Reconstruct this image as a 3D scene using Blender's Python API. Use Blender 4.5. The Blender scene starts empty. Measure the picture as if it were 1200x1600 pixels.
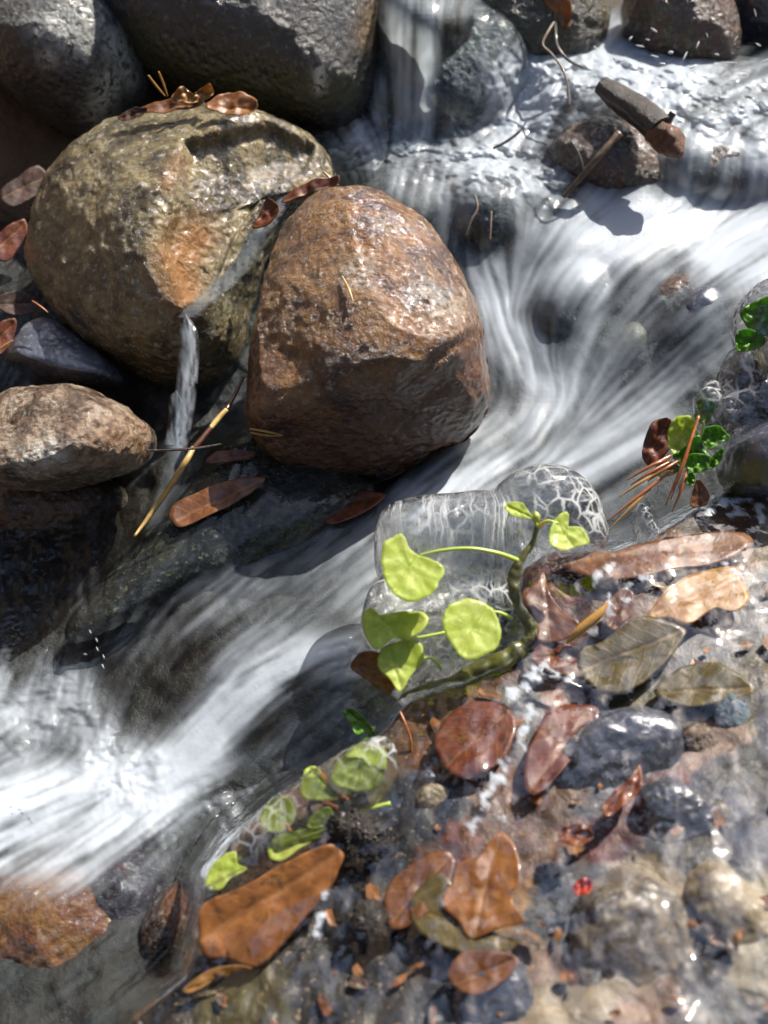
import bpy, bmesh, math, random
import numpy as np
from mathutils import Vector, Matrix

SC = bpy.context.scene
COL = SC.collection
R = math.radians
random.seed(7)
RNG = np.random.default_rng(11)

# ---------------------------------------------------------------- camera
W0, H0 = 1200.0, 1600.0
PITCH = R(42.0)
TANV = 0.5095
CAM = np.array([0.0, 0.0, 0.75])
FWD = np.array([0.0, math.cos(PITCH), -math.sin(PITCH)])
RGT = np.array([1.0, 0.0, 0.0])
UPV = np.cross(RGT, FWD)
FPX = (H0 / 2) / TANV
cd = bpy.data.cameras.new("camera")
cam = bpy.data.objects.new("camera", cd)
COL.objects.link(cam)
cam.location = CAM
cam.rotation_euler = (R(90) - PITCH, 0, 0)
cd.sensor_fit = 'VERTICAL'
cd.sensor_height = 36.0
cd.lens = 18.0 / TANV
cd.clip_start = 0.01
cd.clip_end = 500
cd.dof.use_dof = True
cd.dof.focus_distance = 0.93
cd.dof.aperture_fstop = 4.0
SC.camera = cam
SC.render.resolution_x, SC.render.resolution_y = 768, 1024

# ---------------------------------------------------------------- light
SUN_EL, SUN_AZ = R(53), R(48)          # azimuth measured from +Y (away from camera) towards +X
w = bpy.data.worlds.new("World")
SC.world = w
w.use_nodes = True
nt = w.node_tree
bg = nt.nodes['Background']
sky = nt.nodes.new('ShaderNodeTexSky')
sky.sky_type = 'NISHITA'
sky.sun_disc = False
sky.sun_elevation = SUN_EL
sky.sun_rotation = SUN_AZ
sky.dust_density = 2.0
sky.ozone_density = 1.0
nt.links.new(sky.outputs[0], bg.inputs[0])
bg.inputs[1].default_value = 0.13
sd = bpy.data.lights.new("sun", 'SUN')
sd.energy = 5.0
sd.angle = R(0.5)
sd.color = (1.0, 0.93, 0.83)
sun = bpy.data.objects.new("sun", sd)
COL.objects.link(sun)
to_sun = Vector((math.sin(SUN_AZ) * math.cos(SUN_EL), math.cos(SUN_AZ) * math.cos(SUN_EL), math.sin(SUN_EL)))
sun.rotation_euler = to_sun.to_track_quat('Z', 'Y').to_euler()
sun.location = (2, 2, 3)
SC.view_settings.view_transform = 'Standard'
SC.view_settings.look = 'None'
SC.view_settings.exposure = 0.98
SC.view_settings.gamma = 1
SC.render.engine = 'CYCLES'
SC.cycles.use_denoising = True
SC.cycles.max_bounces = 10
SC.cycles.transparent_max_bounces = 16
SC.cycles.transmission_bounces = 8
SC.cycles.caustics_reflective = False
SC.cycles.caustics_refractive = False
SC.cycles.sample_clamp_indirect = 4.0

# ---------------------------------------------------------------- projection
def ray(u, v):
    u = np.asarray(u, float); v = np.asarray(v, float)
    a = (u - W0 / 2) / FPX
    b = -(v - H0 / 2) / FPX
    return FWD + a[..., None] * RGT + b[..., None] * UPV
def PD(u, v, d):
    """point on the sight line through (u, v) at depth d along the view axis"""
    return CAM + ray(u, v) * np.asarray(d, float)[..., None]
def depth_of_z(u, v, z):
    r = ray(u, v)
    return (np.asarray(z) - CAM[2]) / r[..., 2]
def P(u, v, z):
    return PD(u, v, depth_of_z(u, v, z))
def proj(p):
    q = p - CAM
    d = q @ FWD
    return W0 / 2 + FPX * (q @ RGT) / d, H0 / 2 - FPX * (q @ UPV) / d, d

class TPS:
    def __init__(s, pts, reg=1e-4):
        a = np.array(pts, float)
        s.x = a[:, :2] / 1000.0
        n = len(a)
        K = s.k(s.x, s.x) + reg * np.eye(n)
        Q = np.hstack([np.ones((n, 1)), s.x])
        A = np.block([[K, Q], [Q.T, np.zeros((3, 3))]])
        s.c = np.linalg.solve(A, np.concatenate([a[:, 2], np.zeros(3)]))
    @staticmethod
    def k(a, b):
        d2 = ((a[:, None, :] - b[None]) ** 2).sum(-1)
        return 0.5 * d2 * np.log(d2 + 1e-9)
    def __call__(s, u, v):
        u = np.asarray(u, float); v = np.asarray(v, float)
        sh = u.shape
        q = np.stack([u.ravel(), v.ravel()], 1) / 1000.0
        out = np.empty(len(q))
        for i in range(0, len(q), 40000):
            b = q[i:i + 40000]
            out[i:i + 40000] = s.k(b, s.x) @ s.c[:-3] + s.c[-3] + b @ s.c[-2:]
        return out.reshape(sh)

# ---------------------------------------------------------------- noise
_perm = RNG.permutation(4096)
_grad = RNG.normal(size=(4096, 3)); _grad /= np.linalg.norm(_grad, axis=1)[:, None]
def perlin(p):
    p = np.asarray(p, float)
    i = np.floor(p).astype(int); f = p - i
    t = f * f * f * (f * (f * 6 - 15) + 10)
    out = 0
    for dx in (0, 1):
        for dy in (0, 1):
            for dz in (0, 1):
                h = _perm[(_perm[(_perm[(i[..., 0] + dx) & 4095] + i[..., 1] + dy) & 4095] + i[..., 2] + dz) & 4095]
                g = _grad[h]
                dd = g[..., 0] * (f[..., 0] - dx) + g[..., 1] * (f[..., 1] - dy) + g[..., 2] * (f[..., 2] - dz)
                wx = t[..., 0] if dx else 1 - t[..., 0]
                wy = t[..., 1] if dy else 1 - t[..., 1]
                wz = t[..., 2] if dz else 1 - t[..., 2]
                out = out + dd * wx * wy * wz
    return out
def fbm(p, oct=4, gain=0.5):
    a, s, o = 1.0, 0.0, 0.0
    for k in range(oct):
        s = s + a * perlin(p * 2.0 ** k + 17.3 * k)
        a *= gain
    return s
def sstep(a, b, x):
    t = np.clip((x - a) / (b - a), 0, 1)
    return t * t * (3 - 2 * t)
def seg_dist(u, v, poly, closed=False):
    """distance to a polyline, and parameter along it"""
    best = np.full(np.shape(u), 1e9)
    n = len(poly)
    for k in range(n if closed else max(n - 1, 1)):
        a = poly[k]; b = poly[(k + 1) % n] if n > 1 else poly[0]
        ab = (b[0] - a[0], b[1] - a[1]); L = ab[0] ** 2 + ab[1] ** 2 + 1e-9
        t = np.clip(((u - a[0]) * ab[0] + (v - a[1]) * ab[1]) / L, 0, 1)
        best = np.minimum(best, np.hypot(u - a[0] - t * ab[0], v - a[1] - t * ab[1]))
    return best
def inside(u, v, poly):
    c = np.zeros(np.shape(u), bool)
    n = len(poly)
    for k in range(n):
        x1, y1 = poly[k]; x2, y2 = poly[(k + 1) % n]
        if y1 == y2: continue
        c ^= ((y1 > v) != (y2 > v)) & (u < (x2 - x1) * (v - y1) / (y2 - y1) + x1)
    return c
def blur(a, n):
    for _ in range(3):
        for ax in (0, 1):
            p = np.concatenate([np.repeat(np.take(a, [0], ax), n, ax), a, np.repeat(np.take(a, [-1], ax), n, ax)], ax)
            c = np.cumsum(p, ax)
            z = np.zeros_like(np.take(c, [0], ax))
            c = np.concatenate([z, c], ax)
            m = 2 * n + 1
            N = a.shape[ax]
            a = (np.take(c, range(m, m + N), ax) - np.take(c, range(0, N), ax)) / m
    return a
def smooth_curve(pts, n=8, closed=False):
    """Catmull-Rom through the points (any dimension)"""
    p = np.array(pts, float); out = []
    m = len(p)
    for k in range(m if closed else m - 1):
        if closed:
            a, b, c, d = p[(k - 1) % m], p[k], p[(k + 1) % m], p[(k + 2) % m]
        else:
            a, b, c, d = p[max(k - 1, 0)], p[k], p[k + 1], p[min(k + 2, m - 1)]
        for i in range(n):
            t = i / n
            out.append(0.5 * ((2 * b) + (c - a) * t + (2 * a - 5 * b + 4 * c - d) * t * t + (3 * b - 3 * c + d - a) * t ** 3))
    if not closed: out.append(p[-1])
    return np.array(out)

# ---------------------------------------------------------------- mesh helpers
def mesh_np(name, V, F, smooth=True):
    me = bpy.data.meshes.new(name)
    V = np.asarray(V, np.float32); F = np.asarray(F, np.int32)
    k = F.shape[1]
    me.vertices.add(len(V)); me.vertices.foreach_set('co', V.ravel())
    me.loops.add(F.size); me.loops.foreach_set('vertex_index', F.ravel())
    me.polygons.add(len(F))
    me.polygons.foreach_set('loop_start', np.arange(0, F.size, k, dtype=np.int32))
    me.polygons.foreach_set('use_smooth', np.full(len(F), smooth))
    me.update(calc_edges=True)
    me.validate()
    return me
def attr(me, name, vals):
    a = me.attributes.new(name, 'FLOAT', 'POINT')
    a.data.foreach_set('value', np.asarray(vals, np.float32).ravel())
def grid_faces(nr, nc, keep=None):
    i = np.arange(nr * nc).reshape(nr, nc)
    f = np.stack([i[:-1, :-1], i[1:, :-1], i[1:, 1:], i[:-1, 1:]], -1).reshape(-1, 4)
    if keep is not None:
        k = keep.ravel()
        f = f[k[f].all(1)]
    return f
def link(name, me, mat, parent=None, loc=None):
    o = bpy.data.objects.new(name, me)
    COL.objects.link(o)
    if mat: me.materials.append(mat)
    if parent: o.parent = parent
    if loc is not None: o.location = loc
    return o
def tag(o, label=None, cat=None, group=None, kind=None):
    if label: o['label'] = label
    if cat: o['category'] = cat
    if group: o['group'] = group
    if kind: o['kind'] = kind
    return o
def empty(name, loc):
    o = bpy.data.objects.new(name, None)
    COL.objects.link(o); o.location = loc; o.empty_display_size = 0.02
    return o
def compact(V, F):
    used = np.unique(F); m = np.full(len(V), -1); m[used] = np.arange(len(used))
    return V[used], m[F], used

# ---------------------------------------------------------------- materials
class NT:
    def __init__(s, name):
        s.m = bpy.data.materials.new(name); s.m.use_nodes = True
        s.t = s.m.node_tree; s.t.nodes.clear()
        s.out = s.n('ShaderNodeOutputMaterial')
    def n(s, t, **kw):
        x = s.t.nodes.new(t)
        for k, v in kw.items(): setattr(x, k, v)
        return x
    def set(s, node, key, val):
        i = node.inputs[key]
        if hasattr(val, 'is_output'): s.t.links.new(val, i)
        elif isinstance(val, tuple) and len(val) == 3 and i.type == 'RGBA': i.default_value = (*val, 1)
        else: i.default_value = val
    def noise(s, co, scale, detail=6, rough=0.6, dist=0.0):
        x = s.n('ShaderNodeTexNoise')
        s.set(x, 'Vector', co); s.set(x, 'Scale', scale); s.set(x, 'Detail', detail); s.set(x, 'Roughness', rough); s.set(x, 'Distortion', dist)
        return x.outputs['Fac']
    def voro(s, co, scale, feature='F1', out='Distance', rand=1.0):
        x = s.n('ShaderNodeTexVoronoi', feature=feature)
        s.set(x, 'Vector', co); s.set(x, 'Scale', scale); s.set(x, 'Randomness', rand)
        return x.outputs[out]
    def ramp(s, fac, stops, interp='LINEAR'):
        x = s.n('ShaderNodeValToRGB'); r = x.color_ramp; r.interpolation = interp
        while len(r.elements) < len(stops): r.elements.new(0.5)
        for e, (p, c) in zip(r.elements, stops):
            e.position = p
            e.color = (*c, 1) if isinstance(c, tuple) else (c, c, c, 1)
        s.set(x, 'Fac', fac)
        return x.outputs['Color']
    def math(s, op, a, b=0.5, c=None, clamp=False):
        x = s.n('ShaderNodeMath', operation=op, use_clamp=clamp)
        s.set(x, 0, a); s.set(x, 1, b)
        if c is not None: s.set(x, 2, c)
        return x.outputs[0]
    def mix(s, f, a, b, mode='MIX'):
        x = s.n('ShaderNodeMixRGB', blend_type=mode)
        s.set(x, 0, f); s.set(x, 1, a); s.set(x, 2, b)
        return x.outputs[0]
    def mixs(s, f, a, b):
        x = s.n('ShaderNodeMixShader')
        s.set(x, 0, f); s.t.links.new(a, x.inputs[1]); s.t.links.new(b, x.inputs[2])
        return x.outputs[0]
    def bump(s, h, strength, dist):
        x = s.n('ShaderNodeBump')
        s.set(x, 'Height', h); s.set(x, 'Strength', strength); s.set(x, 'Distance', dist)
        return x.outputs[0]
    def attr(s, name):
        x = s.n('ShaderNodeAttribute', attribute_name=name)
        return x.outputs['Fac']
    def co(s, kind='Object'):
        return s.n('ShaderNodeTexCoord').outputs[kind]
    def bsdf(s, **kw):
        x = s.n('ShaderNodeBsdfPrincipled')
        for k, v in kw.items(): s.set(x, k.replace('_', ' '), v)
        return x.outputs[0]
    def schlick(s, nrm, f0=0.02, gain=1.0):
        g = s.n('ShaderNodeNewGeometry'); d = s.n('ShaderNodeVectorMath', operation='DOT_PRODUCT')
        s.t.links.new(g.outputs['Incoming'], d.inputs[0]); s.t.links.new(nrm, d.inputs[1])
        c = s.math('POWER', s.math('SUBTRACT', 1.0, s.math('ABSOLUTE', d.outputs['Value'], 0.0), clamp=True), 5.0)
        return s.math('MULTIPLY', s.math('MULTIPLY_ADD', c, 1 - f0, f0), gain, clamp=True)
    def done(s, sh):
        s.t.links.new(sh, s.out.inputs['Surface'])
        return s.m

def rock_mat(name, cols, scale=14.0, speck=((0.42, 0.40, 0.36), (0.02, 0.02, 0.02)), speck_amt=0.5, speck_scale=170.0,
             stain=(0.20, 0.09, 0.025), moss=(0.035, 0.045, 0.012), lichen=None, lichen_scale=16.0, lichen_lo=0.62,
             rough=(0.10, 0.42), bump=1.0, grain=0.0070, wet=0.8):
    m = NT(name); co = m.co()
    n1 = m.noise(co, scale, 8, 0.62, 0.3)
    k = len(cols)
    base = m.ramp(n1, [(0.34 + 0.32 * i / (k - 1), tuple(0.66 * x for x in c)) for i, c in enumerate(cols)])
    fine = m.noise(co, speck_scale, 3, 0.7)
    lite = m.ramp(fine, [(0.56, 0.0), (0.68, 1.0)])
    dark = m.ramp(m.noise(co, speck_scale * 0.7, 4, 0.7, 0.5), [(0.32, 1.0), (0.44, 0.0)])
    base = m.mix(m.math('MULTIPLY', lite, speck_amt), base, speck[0])
    base = m.mix(m.math('MULTIPLY', dark, speck_amt), base, speck[1])
    if lichen:
        l1 = m.noise(co, lichen_scale, 5, 0.7, 0.4)
        l2 = m.noise(co, lichen_scale * 7, 3, 0.7)
        lm = m.ramp(m.math('ADD', m.math('MULTIPLY', l1, 0.75), m.math('MULTIPLY', l2, 0.25)), [(lichen_lo, 0.0), (lichen_lo + 0.04, 1.0)])
        base = m.mix(lm, base, lichen)
    base = m.mix(m.math('MULTIPLY', m.math('ADD', m.attr('stain'), m.math('MULTIPLY', m.math('SUBTRACT', fine, 0.5), m.attr('stain'))), 1.0, clamp=True), base, stain)
    ml = m.ramp(m.math('ADD', m.attr('moss'), m.math('MULTIPLY', m.math('SUBTRACT', m.noise(co, 70, 5, 0.7), 0.5), 1.4)), [(0.45, 0.0), (0.62, 1.0)])
    base = m.mix(ml, base, m.mix(fine, moss, tuple(min(1, c * 2.6) for c in moss)))
    lichm = m.attr('lichen')
    base = m.mix(m.math('MULTIPLY', lichm, m.ramp(m.noise(co, 110, 4, 0.7), [(0.40, 0.0), (0.52, 1.0)])), base, (0.66, 0.68, 0.62))
    h = m.math('ADD', m.math('MULTIPLY', m.noise(co, 55, 9, 0.70), 0.9), m.math('MULTIPLY', m.voro(co, 150, 'SMOOTH_F1'), 0.40))
    h = m.math('ADD', h, m.math('MULTIPLY', m.noise(co, 260, 4, 0.7), 0.5))
    nrm = m.bump(h, bump, grain)
    cnr = m.bump(m.math('ADD', m.noise(co, 90, 5, 0.6), m.math('MULTIPLY', m.voro(co, 150, 'SMOOTH_F1'), 0.9)), 0.7, grain * 0.6)
    ro = m.ramp(m.noise(co, 24, 5, 0.65), [(0.36, rough[0]), (0.64, rough[1])])
    s = m.bsdf(Base_Color=base, Roughness=ro, Normal=nrm, Specular_IOR_Level=0.5, Coat_Weight=wet, Coat_Roughness=0.05, Coat_IOR=1.5, Coat_Normal=cnr)
    return m.done(s)

def leaf_mat(name, cols, trans=0.35, rough=0.42, vein=(0.5, 0.3, 0.12), spots=0.5, spot_col=(0.02, 0.012, 0.006), coat=0.25, trans_gain=1.6, palmate=False):
    m = NT(name); co = m.co(); uv0 = m.co('UV')
    wob = m.n('ShaderNodeTexNoise'); m.set(wob, 'Vector', uv0); m.set(wob, 'Scale', 4.0); m.set(wob, 'Detail', 4.0)
    off = m.n('ShaderNodeVectorMath', operation='MULTIPLY_ADD'); m.t.links.new(wob.outputs['Color'], off.inputs[0]); off.inputs[1].default_value = (.10, .10, 0)
    m.t.links.new(uv0, off.inputs[2]); uv1 = off.outputs[0]
    sb = m.n('ShaderNodeVectorMath', operation='SUBTRACT'); m.t.links.new(uv1, sb.inputs[0]); sb.inputs[1].default_value = (.05, .05, 0); uv = sb.outputs[0]
    n1 = m.noise(co, 45, 7, 0.65)
    base = m.ramp(n1, [(0.3 + 0.4 * i / (len(cols) - 1), c) for i, c in enumerate(cols)])
    sx = m.n('ShaderNodeSeparateXYZ'); m.set(sx, 0, uv)
    ay = m.math('ABSOLUTE', m.math('SUBTRACT', sx.outputs[1], 0.5))
    mid = m.ramp(ay, [(0.006, 1.0), (0.02, 0.0)])
    side = m.math('FRACT', m.math('MULTIPLY', m.math('SUBTRACT', sx.outputs[0], m.math('MULTIPLY', ay, 0.9)), 7.0))
    side = m.ramp(m.math('ABSOLUTE', m.math('SUBTRACT', side, 0.5)), [(0.02, 1.0), (0.09, 0.0)])
    if palmate:
        an = m.math('ARCTAN2', m.math('SUBTRACT', sx.outputs[1], 0.5), m.math('ADD', sx.outputs[0], 0.03))
        fr_ = m.math('ABSOLUTE', m.math('SUBTRACT', m.math('FRACT', m.math('MULTIPLY', an, 2.1)), 0.5))
        side = m.ramp(fr_, [(0.02, 1.0), (0.10, 0.0)])
        net = m.ramp(m.voro(co, 300, 'DISTANCE_TO_EDGE'), [(0.02, 1.0), (0.10, 0.0)])
        side = m.math('MAXIMUM', side, m.math('MULTIPLY', net, 0.5))
    veins = m.math('MAXIMUM', mid, m.math('MULTIPLY', side, 0.6))
    base = m.mix(m.math('MULTIPLY', veins, m.math('MULTIPLY', n1, 0.38)), base, vein)
    sp = m.ramp(m.noise(co, 75, 5, 0.75, 0.6), [(0.53, 0.0), (0.64, 1.0)])
    base = m.mix(m.math('MULTIPLY', sp, spots), base, spot_col)
    h = m.math('ADD', m.math('MULTIPLY', veins, 0.22), m.math('ADD', m.noise(co, 160, 6, 0.7), m.noise(co, 50, 3, 0.6)))
    nrm = m.bump(h, 0.35, 0.0018)
    s = m.bsdf(Base_Color=base, Roughness=rough, Normal=nrm, Coat_Weight=coat, Coat_Roughness=0.08)
    t = m.n('ShaderNodeBsdfTranslucent')
    m.set(t, 'Color', m.mix(1.0, base, (trans_gain,) * 3, 'MULTIPLY'))
    return m.done(m.mixs(trans, s, t.outputs[0]))

def simple_mat(name, cols, scale=60, rough=0.5, bump=0.4, dist=0.001, coat=0.2, stretch=None):
    m = NT(name); co = m.co()
    if stretch:
        mp = m.n('ShaderNodeMapping'); m.set(mp, 'Vector', co); mp.inputs['Scale'].default_value = stretch; co = mp.outputs[0]
    n1 = m.noise(co, scale, 7, 0.65)
    base = m.ramp(n1, [(0.3 + 0.4 * i / (len(cols) - 1), c) for i, c in enumerate(cols)])
    return m.done(m.bsdf(Base_Color=base, Roughness=rough, Normal=m.bump(m.noise(co, scale * 3, 6, 0.7), bump, dist), Coat_Weight=coat, Coat_Roughness=0.1))

def water_mat(name, tint=(0.80, 0.84, 0.84), rip=160.0, ripamt=0.25, gl_rough=0.04, foamcol=(0.70, 0.785, 0.88), gloss_gain=1.0):
    m = NT(name); co = m.co()
    foam = m.attr('foam')
    h = m.math('ADD', m.noise(co, rip, 3, 0.55, 0.4), m.math('MULTIPLY', m.noise(co, rip * 0.3, 2, 0.5), 1.2))
    nrm = m.bump(h, ripamt, 0.004)
    fr = m.schlick(nrm, 0.022, gloss_gain)
    tr = m.n('ShaderNodeBsdfTransparent'); m.set(tr, 'Color', tint)
    gl = m.n('ShaderNodeBsdfGlossy'); m.set(gl, 'Roughness', gl_rough); m.set(gl, 'Normal', nrm); m.set(gl, 'Color', (1.0, 1.0, 1.0))
    clear = m.mixs(fr, tr.outputs[0], gl.outputs[0])
    fn = m.bump(m.noise(co, 320, 4, 0.7), 0.25, 0.002)
    fs = m.bsdf(Base_Color=foamcol, Roughness=0.35, Normal=fn)
    tl = m.n('ShaderNodeBsdfTranslucent'); m.set(tl, 'Color', (0.86, 0.90, 0.93))
    fsh = m.mixs(0.5, fs, tl.outputs[0])
    return m.done(m.mixs(foam, clear, fsh))

def ice_mat(name, crack_scale=70.0, crack=1.15, clearness=0.5):
    m = NT(name); co = m.co()
    wob = m.noise(co, 60, 3, 0.5)
    nrm = m.bump(m.math('ADD', wob, m.math('MULTIPLY', m.voro(co, crack_scale * 0.9, 'SMOOTH_F1'), 0.35)), 0.45, 0.008)
    nrm2 = m.n('ShaderNodeBump'); m.set(nrm2, 'Height', m.math('MULTIPLY', m.voro(co, 120, 'SMOOTH_F1'), m.math('ADD', m.attr('crack'), m.math('MULTIPLY', m.attr('streak'), 0.3)))); m.set(nrm2, 'Strength', 0.8); m.set(nrm2, 'Distance', 0.006); m.set(nrm2, 'Normal', nrm); nrm = nrm2.outputs[0]
    rf = m.n('ShaderNodeBsdfRefraction'); m.set(rf, 'IOR', 1.16); m.set(rf, 'Roughness', 0.0); m.set(rf, 'Normal', nrm); m.set(rf, 'Color', (0.98, 0.99, 1.0))
    gs = m.n('ShaderNodeBsdfGlossy'); m.set(gs, 'Roughness', 0.03); m.set(gs, 'Normal', nrm)
    tr = m.n('ShaderNodeBsdfTransparent'); m.set(tr, 'Color', (0.97, 0.98, 0.99))
    clear = m.mixs(m.schlick(nrm, 0.05, 1.8), m.mixs(clearness, rf.outputs[0], tr.outputs[0]), gs.outputs[0])
    wv = m.n('ShaderNodeTexNoise'); m.set(wv, 'Vector', co); m.set(wv, 'Scale', 55.0); m.set(wv, 'Detail', 3.0)
    wo = m.n('ShaderNodeVectorMath', operation='MULTIPLY_ADD'); m.t.links.new(wv.outputs['Color'], wo.inputs[0]); wo.inputs[1].default_value = (.009, .009, .009); m.t.links.new(co, wo.inputs[2])
    e = m.voro(wo.outputs[0], crack_scale, 'DISTANCE_TO_EDGE')
    mp = m.n('ShaderNodeMapping'); m.set(mp, 'Vector', wo.outputs[0]); mp.inputs['Scale'].default_value = (1.0, 0.10, 0.10)
    stk = m.ramp(m.noise(mp.outputs[0], 130, 3, 0.55), [(0.53, 0.0), (0.57, 1.0), (0.61, 0.3), (0.7, 0.1)])
    cm = m.ramp(e, [(0.0, 1.0), (0.045, 0.75), (0.10, 0.0)])
    cm = m.math('MULTIPLY', cm, m.ramp(m.noise(co, 35, 4, 0.6), [(0.34, 0.0), (0.52, 1.0)]))
    cm = m.math('MULTIPLY', m.math('MULTIPLY', cm, crack), m.attr('crack'), clamp=True)
    cm = m.math('MAXIMUM', cm, m.math('MULTIPLY', stk, m.attr('streak')))
    fs = m.bsdf(Base_Color=(0.85, 0.88, 0.9), Roughness=0.2)
    tl = m.n('ShaderNodeBsdfTranslucent'); m.set(tl, 'Color', (0.9, 0.93, 0.95))
    return m.done(m.mixs(cm, clear, m.mixs(0.5, fs, tl.outputs[0])))

# ---------------------------------------------------------------- heights of the stream and of the near bank
ZW = TPS([
    (600, -20, .415), (700, 5, .41), (640, 30, .40), (720, 35, .39), (650, 120, .337), (650, 205, .275), (740, 190, .28), (450, 60, .29), (560, 200, .275), (200, 60, .24), (540, 20, .36),
    (650, -220, .43), (300, -220, .40), (-100, -220, .36), (1150, -220, .375), (850, -60, .355), (1050, -60, .345), (1400, -220, .375), (-250, 60, .25), (840, 20, .348), (1050, 30, .34),
    (860, 70, .342), (1000, 90, .336), (1100, 80, .336), (1200, 130, .322), (1400, 130, .325), (850, 200, .283), (800, 140, .303), (950, 170, .312),
    (1100, 215, .296), (1200, 225, .297), (1100, 325, .236), (950, 300, .243), (1200, 322, .240),
    (560, 235, .265), (750, 260, .26), (600, 285, .255), (680, 300, .25), (770, 285, .25), (790, 415, .192), (700, 400, .198),
    (1000, 335, .236), (900, 380, .22), (1200, 420, .226), (1400, 420, .235), (830, 450, .182), (900, 500, .172), (1000, 500, .182), (1100, 500, .20),
    (1050, 600, .15), (1150, 600, .165), (870, 620, .12), (800, 560, .142), (760, 470, .165), (950, 720, .11), (750, 720, .10), (620, 790, .085), (1000, 770, .108), (1200, 760, .12),
    (560, 850, .08), (450, 900, .07), (300, 950, .06), (550, 1020, .07), (400, 1080, .045), (250, 1150, .012), (150, 1200, 0), (0, 1250, 0), (200, 1350, 0), (0, 1500, 0),
    (400, 1260, .005), (200, 1620, 0), (500, 1150, .035), (-250, 1300, 0), (-250, 1700, 0), (500, 1700, -.02), (900, 1500, -.02), (800, 1000, .03), (1100, 1000, .05), (1450, 1000, .06), (1450, 1600, 0),
    (270, 730, .085), (100, 800, .05), (0, 750, .06), (150, 900, .03), (100, 1000, .01), (50, 1100, 0), (200, 640, .09), (0, 560, .11), (-250, 700, .07), (-250, 300, .2), (0, 300, .2), (300, 400, .2),
    (450, 700, .088), (1450, 700, .15),
])
BANK = [(150, 1900), (160, 1700), (205, 1590), (285, 1525), (305, 1450), (318, 1370), (360, 1310), (440, 1245), (520, 1195), (600, 1135), (640, 1088), (720, 1062),
        (790, 1035), (832, 990), (808, 930), (815, 885), (860, 855), (960, 856), (1015, 838), (1080, 795), (1130, 765), (1200, 738), (1600, 640), (1600, 1900)]
ZB = TPS([(620, 1090, .105), (480, 1200, .085), (330, 1350, .068), (300, 1500, .06), (200, 1620, .05), (840, 850, .158), (950, 840, .165), (1100, 790, .172), (1200, 760, .178), (1450, 720, .20),
          (1000, 900, .166), (1000, 980, .152), (900, 1050, .135), (1100, 1050, .15), (700, 1150, .115), (800, 1300, .115), (1000, 1300, .132), (1200, 1200, .152), (1200, 1600, .13), (900, 1600, .105), (600, 1500, .085),
          (400, 1650, .065), (600, 1300, .094), (1450, 1200, .17), (1450, 1850, .14), (800, 1850, .10), (300, 1850, .05), (820, 960, .145)])
def bank_sd(u, v):
    """signed distance in px: positive outside the bank"""
    d = seg_dist(u, v, BANK, True)
    return np.where(inside(u, v, BANK), -d, d)
def zbank(u, v):
    q = bank_sd(u, v)
    o = np.clip(q + 8, 0, None)
    return ZB(u, v) - 0.16 * (o / 80) ** 1.3
def depth_stream(u, v): return depth_of_z(u, v, ZW(u, v))
def depth_bank(u, v): return depth_of_z(u, v, zbank(u, v))
def sdep(u, v): return float(depth_stream(np.array([float(u)]), np.array([float(v)]))[0])
def bdep(u, v): return float(depth_bank(np.array([float(u)]), np.array([float(v)]))[0])

# ================================================================= SETTING
# ---- flow field and streaks carried along it
FLOW = [(620, 80, 0, 1), (660, 180, 0, 1), (720, 100, .05, 1), (800, 130, -.5, .85), (900, 130, -.55, .8), (1000, 120, -.5, .8), (1000, 210, -.1, 1), (1100, 130, -.8, .5), (1190, 150, -.9, .3),
        (1060, 280, -.05, 1), (1180, 280, 0, 1), (860, 220, -.4, .9), (560, 215, .3, .5), (640, 235, -.2, .5), (740, 240, -.5, .4), (700, 320, -.15, 1), (790, 340, .05, 1), (850, 300, -.6, .6),
        (1180, 350, -.9, .4), (1050, 350, -.92, .35), (950, 370, -.85, .5), (870, 410, -.6, .8), (830, 460, -.4, .9), (1180, 430, -.85, .5), (1080, 430, -.8, .6), (960, 450, -.6, .8), (910, 560, -.45, .9),
        (1050, 520, -.72, .68), (1120, 570, -.75, .65), (980, 620, -.72, .7), (770, 450, .35, .9), (810, 530, .4, .92), (860, 590, .25, 1), (860, 650, -.5, .85), (1000, 670, -.85, .5), (920, 710, -.85, .5),
        (780, 710, -.82, .55), (660, 780, -.78, .62), (560, 850, -.78, .62), (450, 900, -.8, .6), (320, 950, -.78, .62), (200, 1000, -.6, .8), (540, 950, -.75, .65), (430, 1000, -.8, .62), (540, 1025, -.95, .2),
        (440, 1030, -.9, .42), (360, 1095, -.72, .7), (290, 1170, -.68, .72), (210, 1225, -.8, .5), (500, 1100, -.75, .65), (420, 1150, -.72, .7), (330, 1230, -.9, .4), (100, 1250, -.92, .38), (20, 1230, -.95, .3),
        (150, 1310, -.8, .55), (250, 1290, -.75, .6), (130, 1100, -.2, 1), (60, 1050, -.35, .9), (180, 1160, -.35, .95), (-100, 1150, -.8, .5), (0, 1140, -.75, .6), (-100, 1000, -.3, .9), (100, 850, .1, 1), (150, 950, .1, 1), (50, 950, .2, 1), (280, 700, -.1, 1), (100, 750, -.5, .7),
        (100, 1450, -.8, .5), (250, 1400, -.6, .8), (1000, 720, -.85, .45)]
def flow_field(u, v):
    f = np.array(FLOW, float)
    fu = np.zeros(u.shape); fv = np.zeros(u.shape); ws = np.zeros(u.shape)
    for x, y, a, b in f:
        n = math.hypot(a, b)
        wgt = 1.0 / (((u - x) ** 2 + (v - y) ** 2) + 300.0) ** 1.7
        fu += wgt * a / n; fv += wgt * b / n; ws += wgt
    m = np.hypot(fu, fv) + 1e-12
    return fu / m, fv / m
STEP = 2.0
us = np.arange(-300, 1501, STEP); vs = np.arange(-170, 1761, STEP)
UU, VV = np.meshgrid(us, vs)
NRW, NCW = UU.shape
FU, FV = flow_field(UU[::4, ::4], VV[::4, ::4])
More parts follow.
